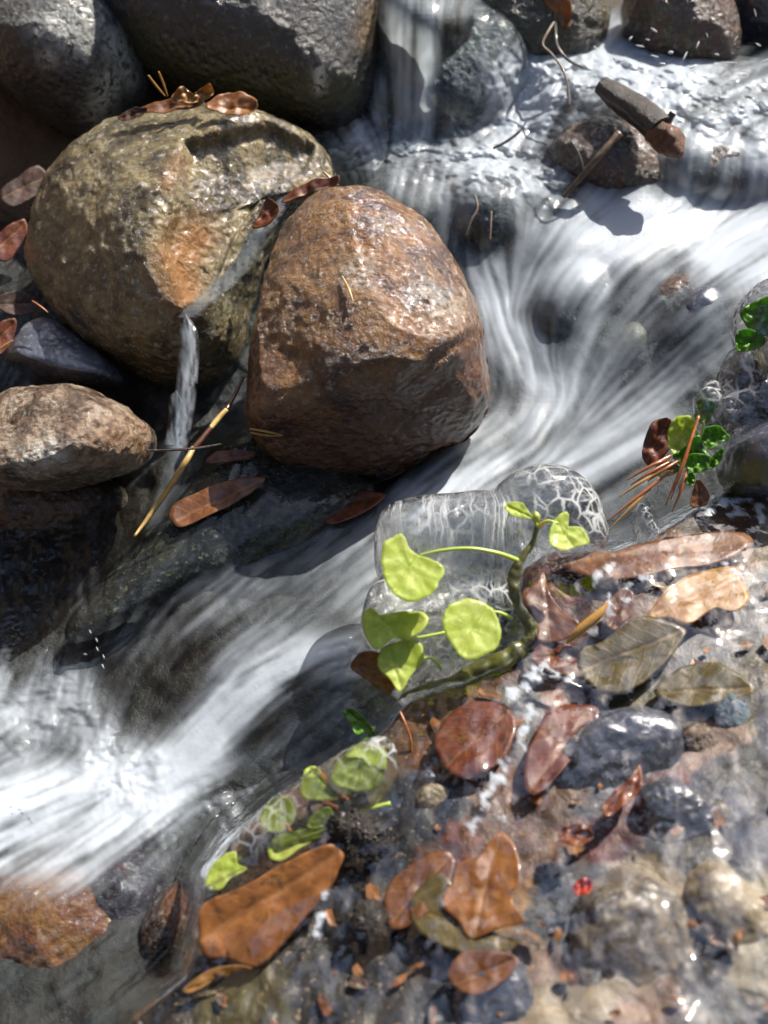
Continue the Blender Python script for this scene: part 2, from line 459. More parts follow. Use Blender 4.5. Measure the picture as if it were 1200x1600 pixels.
def upsample(a):
    ri = np.clip(np.arange(NRW) / 4.0, 0, a.shape[0] - 1.001); ci = np.clip(np.arange(NCW) / 4.0, 0, a.shape[1] - 1.001)
    r0 = ri.astype(int); c0 = ci.astype(int); fr = (ri - r0)[:, None]; fc = (ci - c0)[None]
    return (a[r0][:, c0] * (1 - fr) * (1 - fc) + a[r0 + 1][:, c0] * fr * (1 - fc) + a[r0][:, c0 + 1] * (1 - fr) * fc + a[r0 + 1][:, c0 + 1] * fr * fc)
FU, FV = upsample(FU), upsample(FV)
def lic(noise, half):
    acc = noise.copy(); n = 1
    for sg in (1, -1):
        r = np.repeat(np.arange(NRW, dtype=float)[:, None], NCW, 1); c = np.repeat(np.arange(NCW, dtype=float)[None], NRW, 0)
        for k in range(half):
            ri = np.clip(np.rint(r), 0, NRW - 1).astype(np.int32); ci = np.clip(np.rint(c), 0, NCW - 1).astype(np.int32)
            r += sg * FV[ri, ci]; c += sg * FU[ri, ci]
            ri = np.clip(np.rint(r), 0, NRW - 1).astype(np.int32); ci = np.clip(np.rint(c), 0, NCW - 1).astype(np.int32)
            acc += noise[ri, ci]; n += 1
    acc /= n
    return (acc - acc.mean()) / acc.std()
wn = RNG.normal(size=UU.shape)
L1 = lic(blur(wn, 1), 26)
L2 = lic(blur(RNG.normal(size=UU.shape), 3), 40)
L3 = lic(blur(RNG.normal(size=UU.shape), 8), 45)
STREAK = 0.66 * L1 + 0.42 * L2 + 0.34 * L3

FOAM = [  # polyline, radius px, amount
    ([(615, 25), (635, 190)], 26, .55), ([(665, 50), (662, 205)], 17, .55), ([(720, 40), (715, 190)], 34, .12), ([(592, 120), (594, 195)], 9, .6), ([(600, -40), (650, 10), (730, 0)], 25, .35),
    ([(820, 130), (900, 105), (1000, 100), (1070, 115)], 48, 1.0), ([(860, 190), (800, 200)], 36, .75), ([(1010, 150), (1030, 190)], 45, 1.0), ([(1200, 240), (1100, 215)], 38, 1.0), ([(1170, 190), (1290, 200)], 40, .9),
    ([(1060, 240), (1070, 300)], 20, .5), ([(1130, 250), (1140, 300)], 12, .42), ([(1190, 250), (1185, 300)], 16, .5), ([(1130, 135), (1300, 135)], 42, .55), ([(960, 40), (950, 85)], 18, .6), ([(910, 210), (880, 235)], 25, .5),
    ([(530, 205), (640, 228), (760, 245), (850, 285)], 40, .60), ([(640, 280), (720, 300), (760, 270)], 36, .5), ([(700, 330), (690, 380)], 18, .35), ([(800, 300), (815, 350)], 22, .5), ([(480, 215), (520, 260)], 18, .25),
    ([(1260, 360), (1050, 345), (930, 365), (850, 425)], 52, .82), ([(1260, 430), (1110, 395)], 45, .88), ([(1000, 325), (940, 320)], 35, .9), ([(880, 330), (850, 360)], 30, .75), ([(825, 430), (800, 470)], 20, .85),
    ([(762, 430), (800, 520), (850, 600)], 32, .78), ([(940, 430), (905, 560), (885, 620)], 20, .6), ([(1040, 430), (960, 560), (900, 640)], 38, .36), ([(1130, 540), (1020, 610), (930, 650)], 34, .5), ([(1110, 480), (1060, 520)], 30, .3),
    ([(1030, 655), (920, 705), (780, 735), (650, 790)], 38, .70), ([(1000, 690), (900, 745)], 16, 1.1), ([(860, 640), (760, 690), (700, 740)], 34, .75), ([(1000, 740), (950, 780)], 26, .35),
    ([(600, 805), (480, 885), (330, 965), (190, 1000)], 40, .30), ([(570, 900), (450, 965), (350, 1040)], 34, .32), ([(600, 860), (560, 960)], 24, .36),
    ([(540, 1022), (460, 1018), (380, 1075), (290, 1175), (200, 1235)], 32, 1.0), ([(330, 1180), (250, 1250)], 30, .6), ([(540, 1090), (430, 1180)], 22, .25), ([(480, 1060), (420, 1090)], 15, .3),
    ([(110, 1080), (140, 1140), (190, 1215)], 42, .8), ([(-100, 1210), (120, 1225), (250, 1235)], 48, .85), ([(-100, 1300), (140, 1300), (240, 1265)], 40, .7), ([(-100, 1260), (180, 1255)], 60, .85), ([(-100, 1345), (110, 1350)], 36, .6), ([(-40, 1080), (60, 1130)], 46, .7), ([(50, 1130), (-50, 1120)], 42, .62), ([(0, 1350), (140, 1355)], 26, .42),
    ([(420, 1245), (330, 1260)], 24, .30), ([(250, 1335), (200, 1370)], 20, .25), ([(110, 840), (140, 820)], 26, .16), ([(120, 900), (110, 1000)], 20, .14), ([(90, 740), (60, 720)], 16, .25), ([(280, 700), (270, 760), (240, 800)], 12, .3),
]
DENS = np.zeros(UU[::2, ::2].shape)
u2, v2 = UU[::2, ::2], VV[::2, ::2]
for pl, r_, am in FOAM:
    DENS = np.maximum(DENS, am * np.exp(-(seg_dist(u2, v2, pl) / r_) ** 2 * 0.7)) + 0.22 * np.minimum(DENS, am * np.exp(-(seg_dist(u2, v2, pl) / r_) ** 2 * 0.7))
DENS = np.repeat(np.repeat(DENS, 2, 0), 2, 1)[:NRW, :NCW]
DENS = blur(DENS, 2)
BIG = lic(blur(RNG.normal(size=UU.shape), 22), 30)
foam = sstep(-0.10, 0.98, 0.95 * DENS * (1.0 + 0.25 * STREAK * (0.8 + .35 * BIG) + .16 * BIG) + 0.045 * STREAK - 0.06)
foam = np.maximum(foam, 0.06 * np.clip(STREAK, 0, 3) * sstep(.02, .2, DENS))
TURB = np.zeros(UU.shape)
for pl, r_, am in [([(820, 130), (1070, 115)], 60, .8), ([(820, 190), (960, 210)], 60, .6), ([(1100, 150), (1300, 180)], 60, .8), ([(500, 205), (860, 270)], 50, 1.0), ([(90, 1080), (200, 1215)], 55, .5), ([(-100, 1150), (60, 1130)], 70, .45), ([(0, 820), (150, 900)], 90, .35), ([(450, 1230), (330, 1260)], 30, .6), ([(100, 1000), (0, 1000)], 60, .4), ([(250, 1320), (330, 1330)], 40, .3)]:
    TURB = np.maximum(TURB, am * np.exp(-(seg_dist(UU, VV, pl) / r_) ** 2))
zw = upsample(ZW(UU[::4, ::4], VV[::4, ::4]))
dw = depth_of_z(UU, VV, zw)
# ---- stream bed below the water
def bed_mat(name, cols, big=9, seed=0):
    m = NT(name); co = m.co()
    n1 = m.noise(co, big, 9, 0.66, 0.6)
    base = m.ramp(n1, [(0.26 + 0.46 * i / (len(cols) - 1), c) for i, c in enumerate(cols)])
    peb = m.n('ShaderNodeTexVoronoi'); m.set(peb, 'Vector', co); m.set(peb, 'Scale', 48.0)
    hs = m.n('ShaderNodeSeparateColor'); m.set(hs, 0, peb.outputs['Color'])
    base = m.mix(0.10, base, m.ramp(hs.outputs[0], [(0.0, (0.015, 0.012, 0.010)), (0.35, (0.06, 0.05, 0.045)), (0.6, (0.10, 0.055, 0.03)), (0.8, (0.07, 0.08, 0.09)), (1.0, (0.20, 0.17, 0.12))]))
    h = m.math('ADD', m.math('MULTIPLY', peb.outputs['Distance'], -0.8), m.noise(co, 60, 8, 0.7))
    s = m.bsdf(Base_Color=base, Roughness=0.32, Normal=m.bump(h, 0.8, 0.005), Coat_Weight=0.0)
    return m.done(s)
M_BED = bed_mat("stream_bed", [(0.003, 0.003, 0.003), (0.009, 0.007, 0.005), (0.026, 0.016, 0.009), (0.012, 0.013, 0.015)])
ub, vb = UU[::3, ::3], VV[::3, ::3]
db = dw[::3, ::3]
pb = PD(ub, vb, db)
db = db + 0.022 + 0.014 * fbm(pb * 11, 4) + 0.008 * np.abs(perlin(pb * 30))
tag(link("stream_bed", mesh_np("stream_bed", PD(ub, vb, db).reshape(-1, 3), grid_faces(*ub.shape)), M_BED), kind='structure')

# ---- near bank: stones, soil and litter under a film of water
ug, vg = np.meshgrid(np.arange(60, 1601, 4.0), np.arange(560, 1901, 4.0))
sdg = bank_sd(ug, vg)
dg = depth_of_z(ug, vg, zbank(ug, vg))
pg = PD(ug, vg, dg)
dgb = dg + 0.004 - 0.006 * fbm(pg * 13, 4) - 0.003 * np.abs(perlin(pg * 45))
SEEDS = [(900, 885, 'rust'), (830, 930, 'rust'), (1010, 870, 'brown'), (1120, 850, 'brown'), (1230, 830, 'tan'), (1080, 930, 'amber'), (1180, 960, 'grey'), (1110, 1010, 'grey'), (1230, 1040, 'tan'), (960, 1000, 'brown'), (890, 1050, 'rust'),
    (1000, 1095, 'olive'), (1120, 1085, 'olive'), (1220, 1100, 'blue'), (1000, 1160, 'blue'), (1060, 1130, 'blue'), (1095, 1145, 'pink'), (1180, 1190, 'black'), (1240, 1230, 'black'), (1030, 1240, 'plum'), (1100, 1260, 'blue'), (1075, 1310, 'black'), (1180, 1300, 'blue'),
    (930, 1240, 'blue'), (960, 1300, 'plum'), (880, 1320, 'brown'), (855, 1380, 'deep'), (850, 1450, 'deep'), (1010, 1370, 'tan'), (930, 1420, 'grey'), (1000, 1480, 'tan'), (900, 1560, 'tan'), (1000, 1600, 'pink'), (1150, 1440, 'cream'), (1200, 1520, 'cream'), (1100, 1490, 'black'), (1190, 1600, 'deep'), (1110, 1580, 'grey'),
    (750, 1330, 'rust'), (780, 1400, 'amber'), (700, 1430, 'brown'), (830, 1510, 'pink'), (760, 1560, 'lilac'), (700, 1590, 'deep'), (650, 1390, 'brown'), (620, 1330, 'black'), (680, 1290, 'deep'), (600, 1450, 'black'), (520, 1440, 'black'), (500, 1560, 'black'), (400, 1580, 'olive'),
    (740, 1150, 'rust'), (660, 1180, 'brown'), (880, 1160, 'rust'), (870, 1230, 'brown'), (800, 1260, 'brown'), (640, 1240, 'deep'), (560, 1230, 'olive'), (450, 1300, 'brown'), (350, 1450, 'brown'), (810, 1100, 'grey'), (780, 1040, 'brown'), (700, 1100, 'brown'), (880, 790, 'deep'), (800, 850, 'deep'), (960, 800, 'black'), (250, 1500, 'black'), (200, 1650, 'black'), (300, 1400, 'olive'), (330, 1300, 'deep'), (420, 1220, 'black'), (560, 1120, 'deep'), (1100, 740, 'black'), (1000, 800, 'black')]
PAL = dict(rust=(.21, .065, .028), brown=(.16, .075, .035), tan=(.36, .29, .20), amber=(.33, .16, .045), grey=(.20, .20, .21), olive=(.10, .085, .03), blue=(.075, .082, .115), pink=(.32, .21, .16), black=(.015, .013, .012), plum=(.15, .05, .055), deep=(.035, .045, .065), cream=(.50, .44, .32), lilac=(.20, .175, .19))  # blue, deep and lilac: slate tones, also standing in for reflected sky
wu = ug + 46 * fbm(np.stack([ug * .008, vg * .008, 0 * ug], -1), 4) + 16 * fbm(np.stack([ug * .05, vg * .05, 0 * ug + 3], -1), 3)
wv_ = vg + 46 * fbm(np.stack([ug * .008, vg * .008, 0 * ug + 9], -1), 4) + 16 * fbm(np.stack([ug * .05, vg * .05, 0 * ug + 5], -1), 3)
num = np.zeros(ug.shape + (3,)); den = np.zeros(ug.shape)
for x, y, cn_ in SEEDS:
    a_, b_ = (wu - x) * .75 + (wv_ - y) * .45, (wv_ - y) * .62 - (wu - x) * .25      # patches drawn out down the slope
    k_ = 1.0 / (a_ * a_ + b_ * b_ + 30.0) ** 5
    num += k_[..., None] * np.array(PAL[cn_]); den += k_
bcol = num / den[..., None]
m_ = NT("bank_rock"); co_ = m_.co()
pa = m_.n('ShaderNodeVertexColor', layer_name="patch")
n_ = m_.noise(co_, 40, 8, 0.68, 0.5)
bc_ = m_.mix(1.0, pa.outputs[0], m_.ramp(n_, [(0.30, 0.10), (0.5, 0.48), (0.70, 1.0)]), 'MULTIPLY')
bc_ = m_.mix(m_.ramp(m_.noise(co_, 130, 5, 0.7), [(0.56, 0.0), (0.68, 0.6)]), bc_, (0.02, 0.015, 0.012))
bc_ = m_.mix(m_.ramp(m_.noise(co_, 190, 3, 0.7), [(0.60, 0.0), (0.70, 0.6)]), bc_, (0.36, 0.28, 0.2))
M_BANK = m_.done(m_.bsdf(Base_Color=bc_, Roughness=0.4, Normal=m_.bump(n_, 0.7, 0.004)))
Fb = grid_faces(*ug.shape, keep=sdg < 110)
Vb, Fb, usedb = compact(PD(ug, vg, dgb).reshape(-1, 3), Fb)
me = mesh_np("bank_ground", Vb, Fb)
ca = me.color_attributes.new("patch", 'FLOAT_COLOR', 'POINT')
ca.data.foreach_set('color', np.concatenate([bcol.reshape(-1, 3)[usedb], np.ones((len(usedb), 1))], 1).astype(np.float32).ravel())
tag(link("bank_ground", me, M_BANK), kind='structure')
# film of water sliding over the bank
BFOAM_SPARKLE = [([(800, 1085), (830, 1060), (850, 1040)], 14, .8), ([(835, 1110), (800, 1180), (770, 1230), (740, 1290)], 13, .75), ([(910, 990), (960, 940), (1000, 900)], 16, .55), ([(1120, 790), (1200, 800)], 26, .55),
         ([(760, 1250), (800, 1290)], 10, .4), ([(860, 1050), (890, 1060)], 9, .7), ([(930, 905), (960, 880)], 12, .6), ([(640, 1160), (690, 1180)], 8, .35), ([(510, 1400), (490, 1470)], 10, .4), ([(1130, 890), (1200, 900)], 22, .3)]  # white trickles, plus sparkle and lip reflections painted in as foam
BD = np.zeros(ug.shape)
for pl, r_, am in BFOAM_SPARKLE:
    BD = np.maximum(BD, am * np.exp(-(seg_dist(ug, vg, pl) / r_) ** 2))
bn = fbm(pg * 60, 3)
bst = fbm(np.stack([ug * .012 + vg * .004, vg * .007, 0 * ug], -1), 4)
bfo = np.clip(np.maximum((BD * 1.3 + 1.5 * fbm(pg * 120, 3) * sstep(0, .3, BD) - 0.62) * 2.2, 0.0 * bst), 0, 0.85)
dgf = dg - 0.019 - 0.0065 * fbm(pg * np.array([14.0, 20, 14]), 3) - 0.0034 * fbm(pg * 42, 3) - 0.003 * BD * np.abs(perlin(pg * 120))
M_FILM = water_mat("bank_film", tint=(0.97, 0.965, 0.95), rip=34, ripamt=0.5, gl_rough=0.02, gloss_gain=3.4)
keepf = sdg < 42
Ff = grid_faces(*ug.shape, keep=keepf)
Vf, Ff, usedf = compact(PD(ug, vg, dgf + 0.00022 * np.clip(sdg + 10, 0, 60)).reshape(-1, 3), Ff)
me = mesh_np("bank_water", Vf, Ff); attr(me, 'foam', bfo.ravel()[usedf])
tag(link("bank_water", me, M_FILM), kind='structure')

# ---- hillside all round, out to the horizon
def ground_z(x, y):
    z = np.where(y > .35, 0.40 * (np.minimum(y, 5) - .45), -0.04 - 0.12 * (.35 - np.maximum(y, -8)))
    z = z + 0.10 * np.clip(np.minimum(y, 60) - 5, 0, None)
    z = z + 0.38 * np.clip(np.minimum(np.abs(x), 12) - 0.72, 0, None) + 1.3 * np.clip(-x - .66, 0, 1.1)  # left bank steepened out of view to block part of the sky
    p = np.stack([x, y, np.zeros_like(x)], -1)
    return z - 0.085 + 0.06 * fbm(p * 2.5, 3) * np.clip((np.hypot(x, y - .8) - .6), 0, 1) * 2 + 0.5 * perlin(p * .25) * np.clip(np.hypot(x, y) - 3, 0, 3)
rr = np.concatenate([[0.0], np.geomspace(.25, 120, 70)]); th = np.linspace(0, 2 * math.pi, 129)
RR, TT = np.meshgrid(rr, th, indexing='ij')
gx, gy = RR * np.cos(TT), .75 + RR * np.sin(TT)
gzz = ground_z(gx, gy)
gzz = np.where((np.hypot(gx, gy - .5) < .8), gzz - .12, gzz)
M_GROUND = simple_mat("forest_floor", [(0.02, 0.015, 0.01), (0.07, 0.045, 0.025), (0.12, 0.07, 0.035), (0.05, 0.05, 0.025)], scale=9, rough=0.8, bump=0.8, dist=0.02, coat=0)
tag(link("ground", mesh_np("ground", np.stack([gx, gy, gzz], -1).reshape(-1, 3), grid_faces(*gx.shape)), M_GROUND), kind='structure')

# ---- conifers added out of view to cut sky light and darken wet reflections
def tree_meshes():
    n = 2600
    h = RNG.random(n) ** 0.8; ang = RNG.random(n) * 2 * math.pi
    layer = np.floor(h * 14) / 14
    rad = (1 - layer) * 1.7 * (0.25 + 0.75 * RNG.random(n) ** .5) * (0.75 + 0.35 * np.sin(ang * 3 + layer * 40))
    c = np.stack([rad * np.cos(ang), rad * np.sin(ang), 1.6 + h * 7.5 - 0.22 * rad], 1)
    a = RNG.normal(size=(n, 3)); a[:, 2] *= .4; a /= np.linalg.norm(a, axis=1)[:, None]
    b = np.cross(a, RNG.normal(size=(n, 3))); b /= np.linalg.norm(b, axis=1)[:, None]
    sz = (.16 + .2 * RNG.random(n))[:, None]
    V = np.stack([c - a * sz, c - b * sz * .4, c + a * sz, c + b * sz * .4], 1).reshape(-1, 3)
    t, _ = None, None
    return mesh_np("crown", V, np.arange(4 * n).reshape(n, 4), False)
M_CROWN = simple_mat("needles", [(0.015, 0.022, 0.008), (0.04, 0.05, 0.018), (0.07, 0.06, 0.025)], scale=3, rough=0.7, coat=0)
M_TRUNK = simple_mat("trunk_bark", [(0.03, 0.02, 0.014), (0.08, 0.055, 0.04)], scale=12, rough=0.8, bump=1, dist=.02, coat=0)
crown0 = tree_meshes(); crown0.materials.append(M_CROWN)
zz = np.linspace(-.6, 8.6, 14); tt = np.arange(12) * 2 * math.pi / 12
tv = np.stack([(.17 * (1 - zz / 9.2))[:, None] * np.cos(tt)[None], (.17 * (1 - zz / 9.2))[:, None] * np.sin(tt)[None], np.repeat(zz[:, None], 12, 1)], -1).reshape(-1, 3)
tf = [[i * 12 + j, i * 12 + (j + 1) % 12, (i + 1) * 12 + (j + 1) % 12, (i + 1) * 12 + j] for i in range(13) for j in range(12)]
trunk0 = mesh_np("trunk", tv, np.array(tf)); trunk0.materials.append(M_TRUNK)
for k, (az, dist, sc) in enumerate([(-58, 4.6, .8), (-36, 5.6, 1.0), (-15, 4.9, .85), (6, 6.0, 1.0), (98, 4.4, .8), (122, 5.2, .9), (150, 4.6, .8), (178, 5.4, .9), (-150, 4.8, .8), (-120, 4.2, .75), (-88, 4.6, .9), (22, 8.5, 1.0), (80, 8.0, .9)]):
    x, y = dist * math.sin(R(az)), .8 + dist * math.cos(R(az))
    t = empty("added_conifer", (x, y, float(ground_z(np.array([x]), np.array([y]))[0])))
    t.scale = (sc, sc, sc); t.rotation_euler[2] = k * 1.3
    tag(t, "tall dark conifer added outside the picture for the water to mirror", "tree", "conifers added round the creek")
    for nm, me in (("trunk", trunk0), ("crown", crown0)):
        o = bpy.data.objects.new(nm, me); COL.objects.link(o); o.parent = t

# ================================================================= BOULDERS
_ico = {}
def ico(level):
    if level not in _ico:
        bm = bmesh.new(); bmesh.ops.create_icosphere(bm, subdivisions=level, radius=1)
        V = np.array([v.co[:] for v in bm.verts]); F = np.array([[v.index for v in f.verts] for f in bm.faces]); bm.free()
        _ico[level] = (V, F)
    return _ico[level]
def solid(outline, depth, thick, level=7, e=0.9, ez=0.9, planes=(), amp=0.06, freq=9.0, seed=0.0, feat=None, ctr=None, back=1.0, fine=0.0, tilt=(0, 0)):
    """closed body whose outline, seen at this depth, is the given one; thick = half depth in m; tilt = depth change per m to the side / up"""
    o = np.array(outline, float)
    c = np.array(ctr, float) if ctr is not None else np.array([(o[:, 0].min() + o[:, 0].max()) / 2, (o[:, 1].min() + o[:, 1].max()) / 2])
    cur = smooth_curve(o, 10, True) - c
    ang = np.arctan2(-cur[:, 1], cur[:, 0]); rad = np.hypot(cur[:, 0], cur[:, 1])
    k = np.argsort(ang); ang, rad = ang[k], rad[k]
    V, F = ico(level)
    a, b, cz = V[:, 0], V[:, 1], V[:, 2]
    rho = np.hypot(a, b); t = np.arctan2(b, a)
    Rr = np.interp(t, ang, rad, period=2 * math.pi) * depth / FPX
    rx = Rr * rho ** e
    x, y = rx * np.cos(t), rx * np.sin(t)
    z = thick * np.sign(cz) * np.abs(cz) ** ez
    z = np.where(z < 0, z * back, z)
    p = np.stack([x, y, z], 1)
    size = float(np.mean(rad) * depth / FPX)
    for n, d in planes:
        n = np.array(n, float); n /= np.linalg.norm(n)
        ex = p @ n - d * size
        p = p - n[None] * (np.where(ex > 0, ex * 0.88, 0) + 0.08 * size * np.exp(-(ex / (0.12 * size)) ** 2) * 0.5 * 0.88)[:, None]
    q = p / size
    dirn = p / (np.linalg.norm(p, axis=1)[:, None] + 1e-9)
    disp = size * amp * fbm(q * freq / 9.0 * 1.6 + seed, 5, 0.55)
    if fine: disp = disp + size * fine * (np.abs(perlin(q * 9 + seed)) - 0.2)
    p = p + dirn * disp[:, None]
    p[:, 2] += tilt[0] * p[:, 0] + tilt[1] * p[:, 1]
    ctrw = PD(c[0], c[1], depth)
    w_ = p[:, 0:1] * RGT + p[:, 1:2] * UPV - p[:, 2:3] * FWD
    # keep outlines true at this depth: points in front or behind slide along sight lines
    sc = (depth - p[:, 2]) / depth
    w_ = p[:, 0:1] * sc[:, None] ** 0.5 * RGT + p[:, 1:2] * sc[:, None] ** 0.5 * UPV - p[:, 2:3] * FWD
    # (u, v) of each vertex for painted stains
    uu, vv, _ = proj(ctrw + w_)
    if feat is not None:
        dd = feat(uu, vv) * (p[:, 2] > -0.2 * thick)
        w_ = w_ + dd[:, None] * FWD
    return ctrw, w_, F, uu, vv
def blobs(uu, vv, lst):
    r = np.zeros(uu.shape)
    for (pl, rad, am) in lst:
        r = np.maximum(r, am * np.exp(-(seg_dist(uu, vv, pl) / rad) ** 2))
    return r
VEILS = []; ROCKS = []
def rdep(u, v, r=9):
    """depth of the nearest rock surface near (u, v)"""
    b = 9.0
    for uu, vv, d in ROCKS:
        k = (np.abs(uu - u) < r) & (np.abs(vv - v) < r)
        if k.any(): b = min(b, float(np.percentile(d[k], 12)) if d[k].max() - d[k].min() < .05 else float(d[k].min()))
    return b
def boulder(name, label, cat, outline, depth, thick, mat, stain=(), moss=(), lichen=(), parent=None, group=None, veil=False, **kw):
    c, V, F, uu, vv = solid(outline, depth, thick, **kw)
    me = mesh_np(name, V, F)
    attr(me, 'stain', blobs(uu, vv, stain)); attr(me, 'moss', blobs(uu, vv, moss)); attr(me, 'lichen', blobs(uu, vv, lichen))
    o = link(name, me, mat, loc=c)
    tag(o, label, cat, group)
    ROCKS.append((uu, vv, (V + c - CAM) @ FWD))
    if veil: VEILS.append((uu, vv, (V + c - CAM) @ FWD))
    return o

M_GRAN_BROWN = rock_mat("brown_granite", [(0.035, 0.012, 0.003), (0.165, 0.064, 0.015), (0.36, 0.175, 0.05), (0.16, 0.085, 0.038)], scale=20, speck_amt=0.55, stain=(0.10, 0.03, 0.008), rough=(0.08, 0.26))
M_GRAN_GREY = rock_mat("speckled_granite", [(0.026, 0.020, 0.007), (0.13, 0.10, 0.038), (0.36, 0.29, 0.14), (0.16, 0.095, 0.014)], scale=22, speck_amt=0.75, speck_scale=120, stain=(0.26, 0.11, 0.02), moss=(0.05, 0.038, 0.012), rough=(0.08, 0.28))
M_BASALT = rock_mat("dark_basalt", [(0.02, 0.024, 0.028), (0.045, 0.055, 0.06), (0.075, 0.085, 0.09)], scale=12, speck_amt=0.25, lichen=(0.34, 0.38, 0.36), lichen_lo=0.60, moss=(0.02, 0.025, 0.008), rough=(0.2, 0.5))
M_SLATE = rock_mat("wet_slate", [(0.02, 0.022, 0.024), (0.045, 0.05, 0.06), (0.08, 0.085, 0.10)], scale=10, speck_amt=0.3, moss=(0.022, 0.024, 0.006), rough=(0.06, 0.3), stain=(0.10, 0.06, 0.015))
M_PINK = rock_mat("pink_granite", [(0.025, 0.015, 0.01), (0.16, 0.095, 0.055), (0.52, 0.40, 0.29), (0.07, 0.045, 0.02)], scale=30, speck_amt=0.5, rough=(0.1, 0.4))
M_RUST = rock_mat("rusty_stone", [(0.02, 0.014, 0.01), (0.07, 0.035, 0.018), (0.14, 0.06, 0.025), (0.05, 0.045, 0.03)], scale=13, speck_amt=0.35, rough=(0.08, 0.35))
M_MOSSROCK = rock_mat("mossy_slab", [(0.006, 0.005, 0.004), (0.018, 0.014, 0.008), (0.035, 0.027, 0.012), (0.09, 0.07, 0.025)], scale=15, speck=((0.35, 0.30, 0.16), (0.01, 0.01, 0.008)), speck_amt=0.45, moss=(0.016, 0.017, 0.004), rough=(0.06, 0.3))
M_TAN = rock_mat("tan_stone", [(0.22, 0.17, 0.11), (0.42, 0.35, 0.24), (0.52, 0.45, 0.32)], scale=18, speck_amt=0.35, rough=(0.15, 0.45), bump=.5, grain=.004)
M_BLUE = rock_mat("blue_grey_stone", [(0.04, 0.044, 0.058), (0.09, 0.098, 0.13), (0.17, 0.18, 0.22)], scale=18, speck_amt=0.3, rough=(0.08, 0.35), bump=.35, grain=.003)

# the brown boulder in the middle
def feat_c(u, v):
    d = 0.010 * np.exp(-((u - 440) / 60) ** 2 - ((v - 560) / 75) ** 2)                        # hollow on the left face
    d = d - 0.006 * np.exp(-(seg_dist(u, v, [(540, 470), (640, 420), (720, 520)]) / 28) ** 2)       # swelling
    d = d + 0.006 * np.exp(-(seg_dist(u, v, [(640, 590), (700, 545), (740, 525)]) / 9) ** 2)        # groove
    d = d + 0.004 * np.exp(-(seg_dist(u, v, [(440, 545), (480, 560), (500, 600)]) / 7) ** 2)
    rg = sstep(0, 60, v - np.interp(u, [380, 470, 620, 760], [640, 625, 585, 500]))
    return d + 0.020 * rg
boulder("brown_boulder", "large rounded brown granite boulder in the middle of the creek", "boulder",
        [(545, 288), (590, 292), (640, 318), (690, 370), (730, 440), (758, 510), (770, 580), (765, 630), (735, 680), (690, 705), (640, 735), (590, 755), (520, 764), (450, 742), (400, 700), (380, 650), (384, 590), (398, 510), (412, 430), (440, 350), (490, 302)],
        0.998, 0.112, M_GRAN_BROWN, planes=[((-.45, .35, .8), .62), ((.35, .5, .75), .66), ((.1, -.75, .6), .74)], amp=0.045, feat=feat_c, fine=0.02, seed=3.1,
        stain=[([(440, 740), (700, 640), (755, 560)], 70, .7), ([(400, 480), (390, 640)], 26, .6)], lichen=[([(560, 430)], 24, .5), ([(700, 480), (660, 460)], 30, .35)])
# speckled boulder to its left, with the broken notch
NOTCH = [(282, 212), (330, 205), (420, 185), (500, 225), (480, 270), (420, 300), (370, 370), (330, 470), (285, 470), (245, 380), (272, 300)]
def feat_l(u, v):
    q = np.where(inside(u, v, NOTCH), seg_dist(u, v, NOTCH, True), 0)
    return 0.020 * sstep(0, 16, q) + 0.008 * sstep(10, 60, q)
boulder("speckled_boulder", "big pale speckled boulder with a broken notch and a rust coloured streak", "boulder",
        [(270, 172), (330, 163), (400, 172), (470, 200), (515, 245), (520, 300), (470, 330), (425, 400), (395, 490), (380, 560), (330, 605), (270, 608), (200, 580), (130, 530), (70, 465), (38, 400), (48, 330), (90, 250), (150, 205), (200, 185)],
        1.13, 0.155, M_GRAN_GREY, planes=[((-.1, .6, .8), .75), ((-.6, .1, .8), .72), ((.55, .1, .8), .70)], amp=0.05, feat=feat_l, fine=0.03, seed=8.4,
        stain=[([(300, 360), (270, 400), (290, 470)], 34, .95), ([(260, 290), (280, 250)], 14, .5)], moss=[([(180, 560), (320, 590)], 60, .5), ([(380, 420), (360, 560)], 40, .6)])
boulder("lichen_boulder", "smooth blue grey boulder with white lichen spots beside the dark mossy boulder", "boulder",
        [(-60, 60), (-40, -60), (60, -110), (160, -70), (210, 20), (238, 110), (232, 165), (195, 205), (130, 216), (60, 185), (0, 130)],
        1.27, 0.13, M_BASALT, amp=0.035, seed=1.7, planes=[((-.2, .3, .9), .8)], lichen=[([(85, 35), (118, 62)], 26, 1.0), ([(172, 130), (150, 178)], 22, .8), ([(75, 90)], 16, .8), ([(130, 20)], 40, .5), ([(60, 40)], 20, .7), ([(200, 120), (180, 60)], 25, .5)])
boulder("dark_boulder", "broad dark wet boulder with mossy underside beside the small waterfall", "boulder",
        [(130, -20), (200, -120), (350, -170), (500, -140), (590, -60), (602, 20), (596, 110), (570, 175), (520, 200), (440, 190), (340, 165), (260, 130), (190, 70)],
        1.245, 0.12, rock_mat("dark_wet_granite", [(0.014, 0.014, 0.012), (0.035, 0.035, 0.035), (0.07, 0.075, 0.08)], scale=11, speck_amt=0.35, moss=(0.022, 0.024, 0.007), stain=(0.16, 0.09, 0.03), rough=(0.10, 0.35)),
        amp=0.04, seed=5.5, planes=[((0, .75, .65), .60), ((0, -.5, .85), .78)], moss=[([(200, 60), (300, 130), (420, 150), (540, 140)], 55, .75), ([(560, 80)], 40, .5)], lichen=[([(500, 105), (500, 135)], 11, 1.0)], stain=[([(575, 60), (580, 20)], 22, .7)])
boulder("grey_slab", "small flat blue grey stone lying under the speckled boulder", "stone",
        [(18, 545), (45, 508), (80, 498), (130, 530), (185, 575), (190, 602), (120, 600), (50, 585), (15, 570)], 1.10, 0.05, M_BLUE, level=6, amp=0.05, seed=2.2, planes=[((.2, .5, .8), .5)])
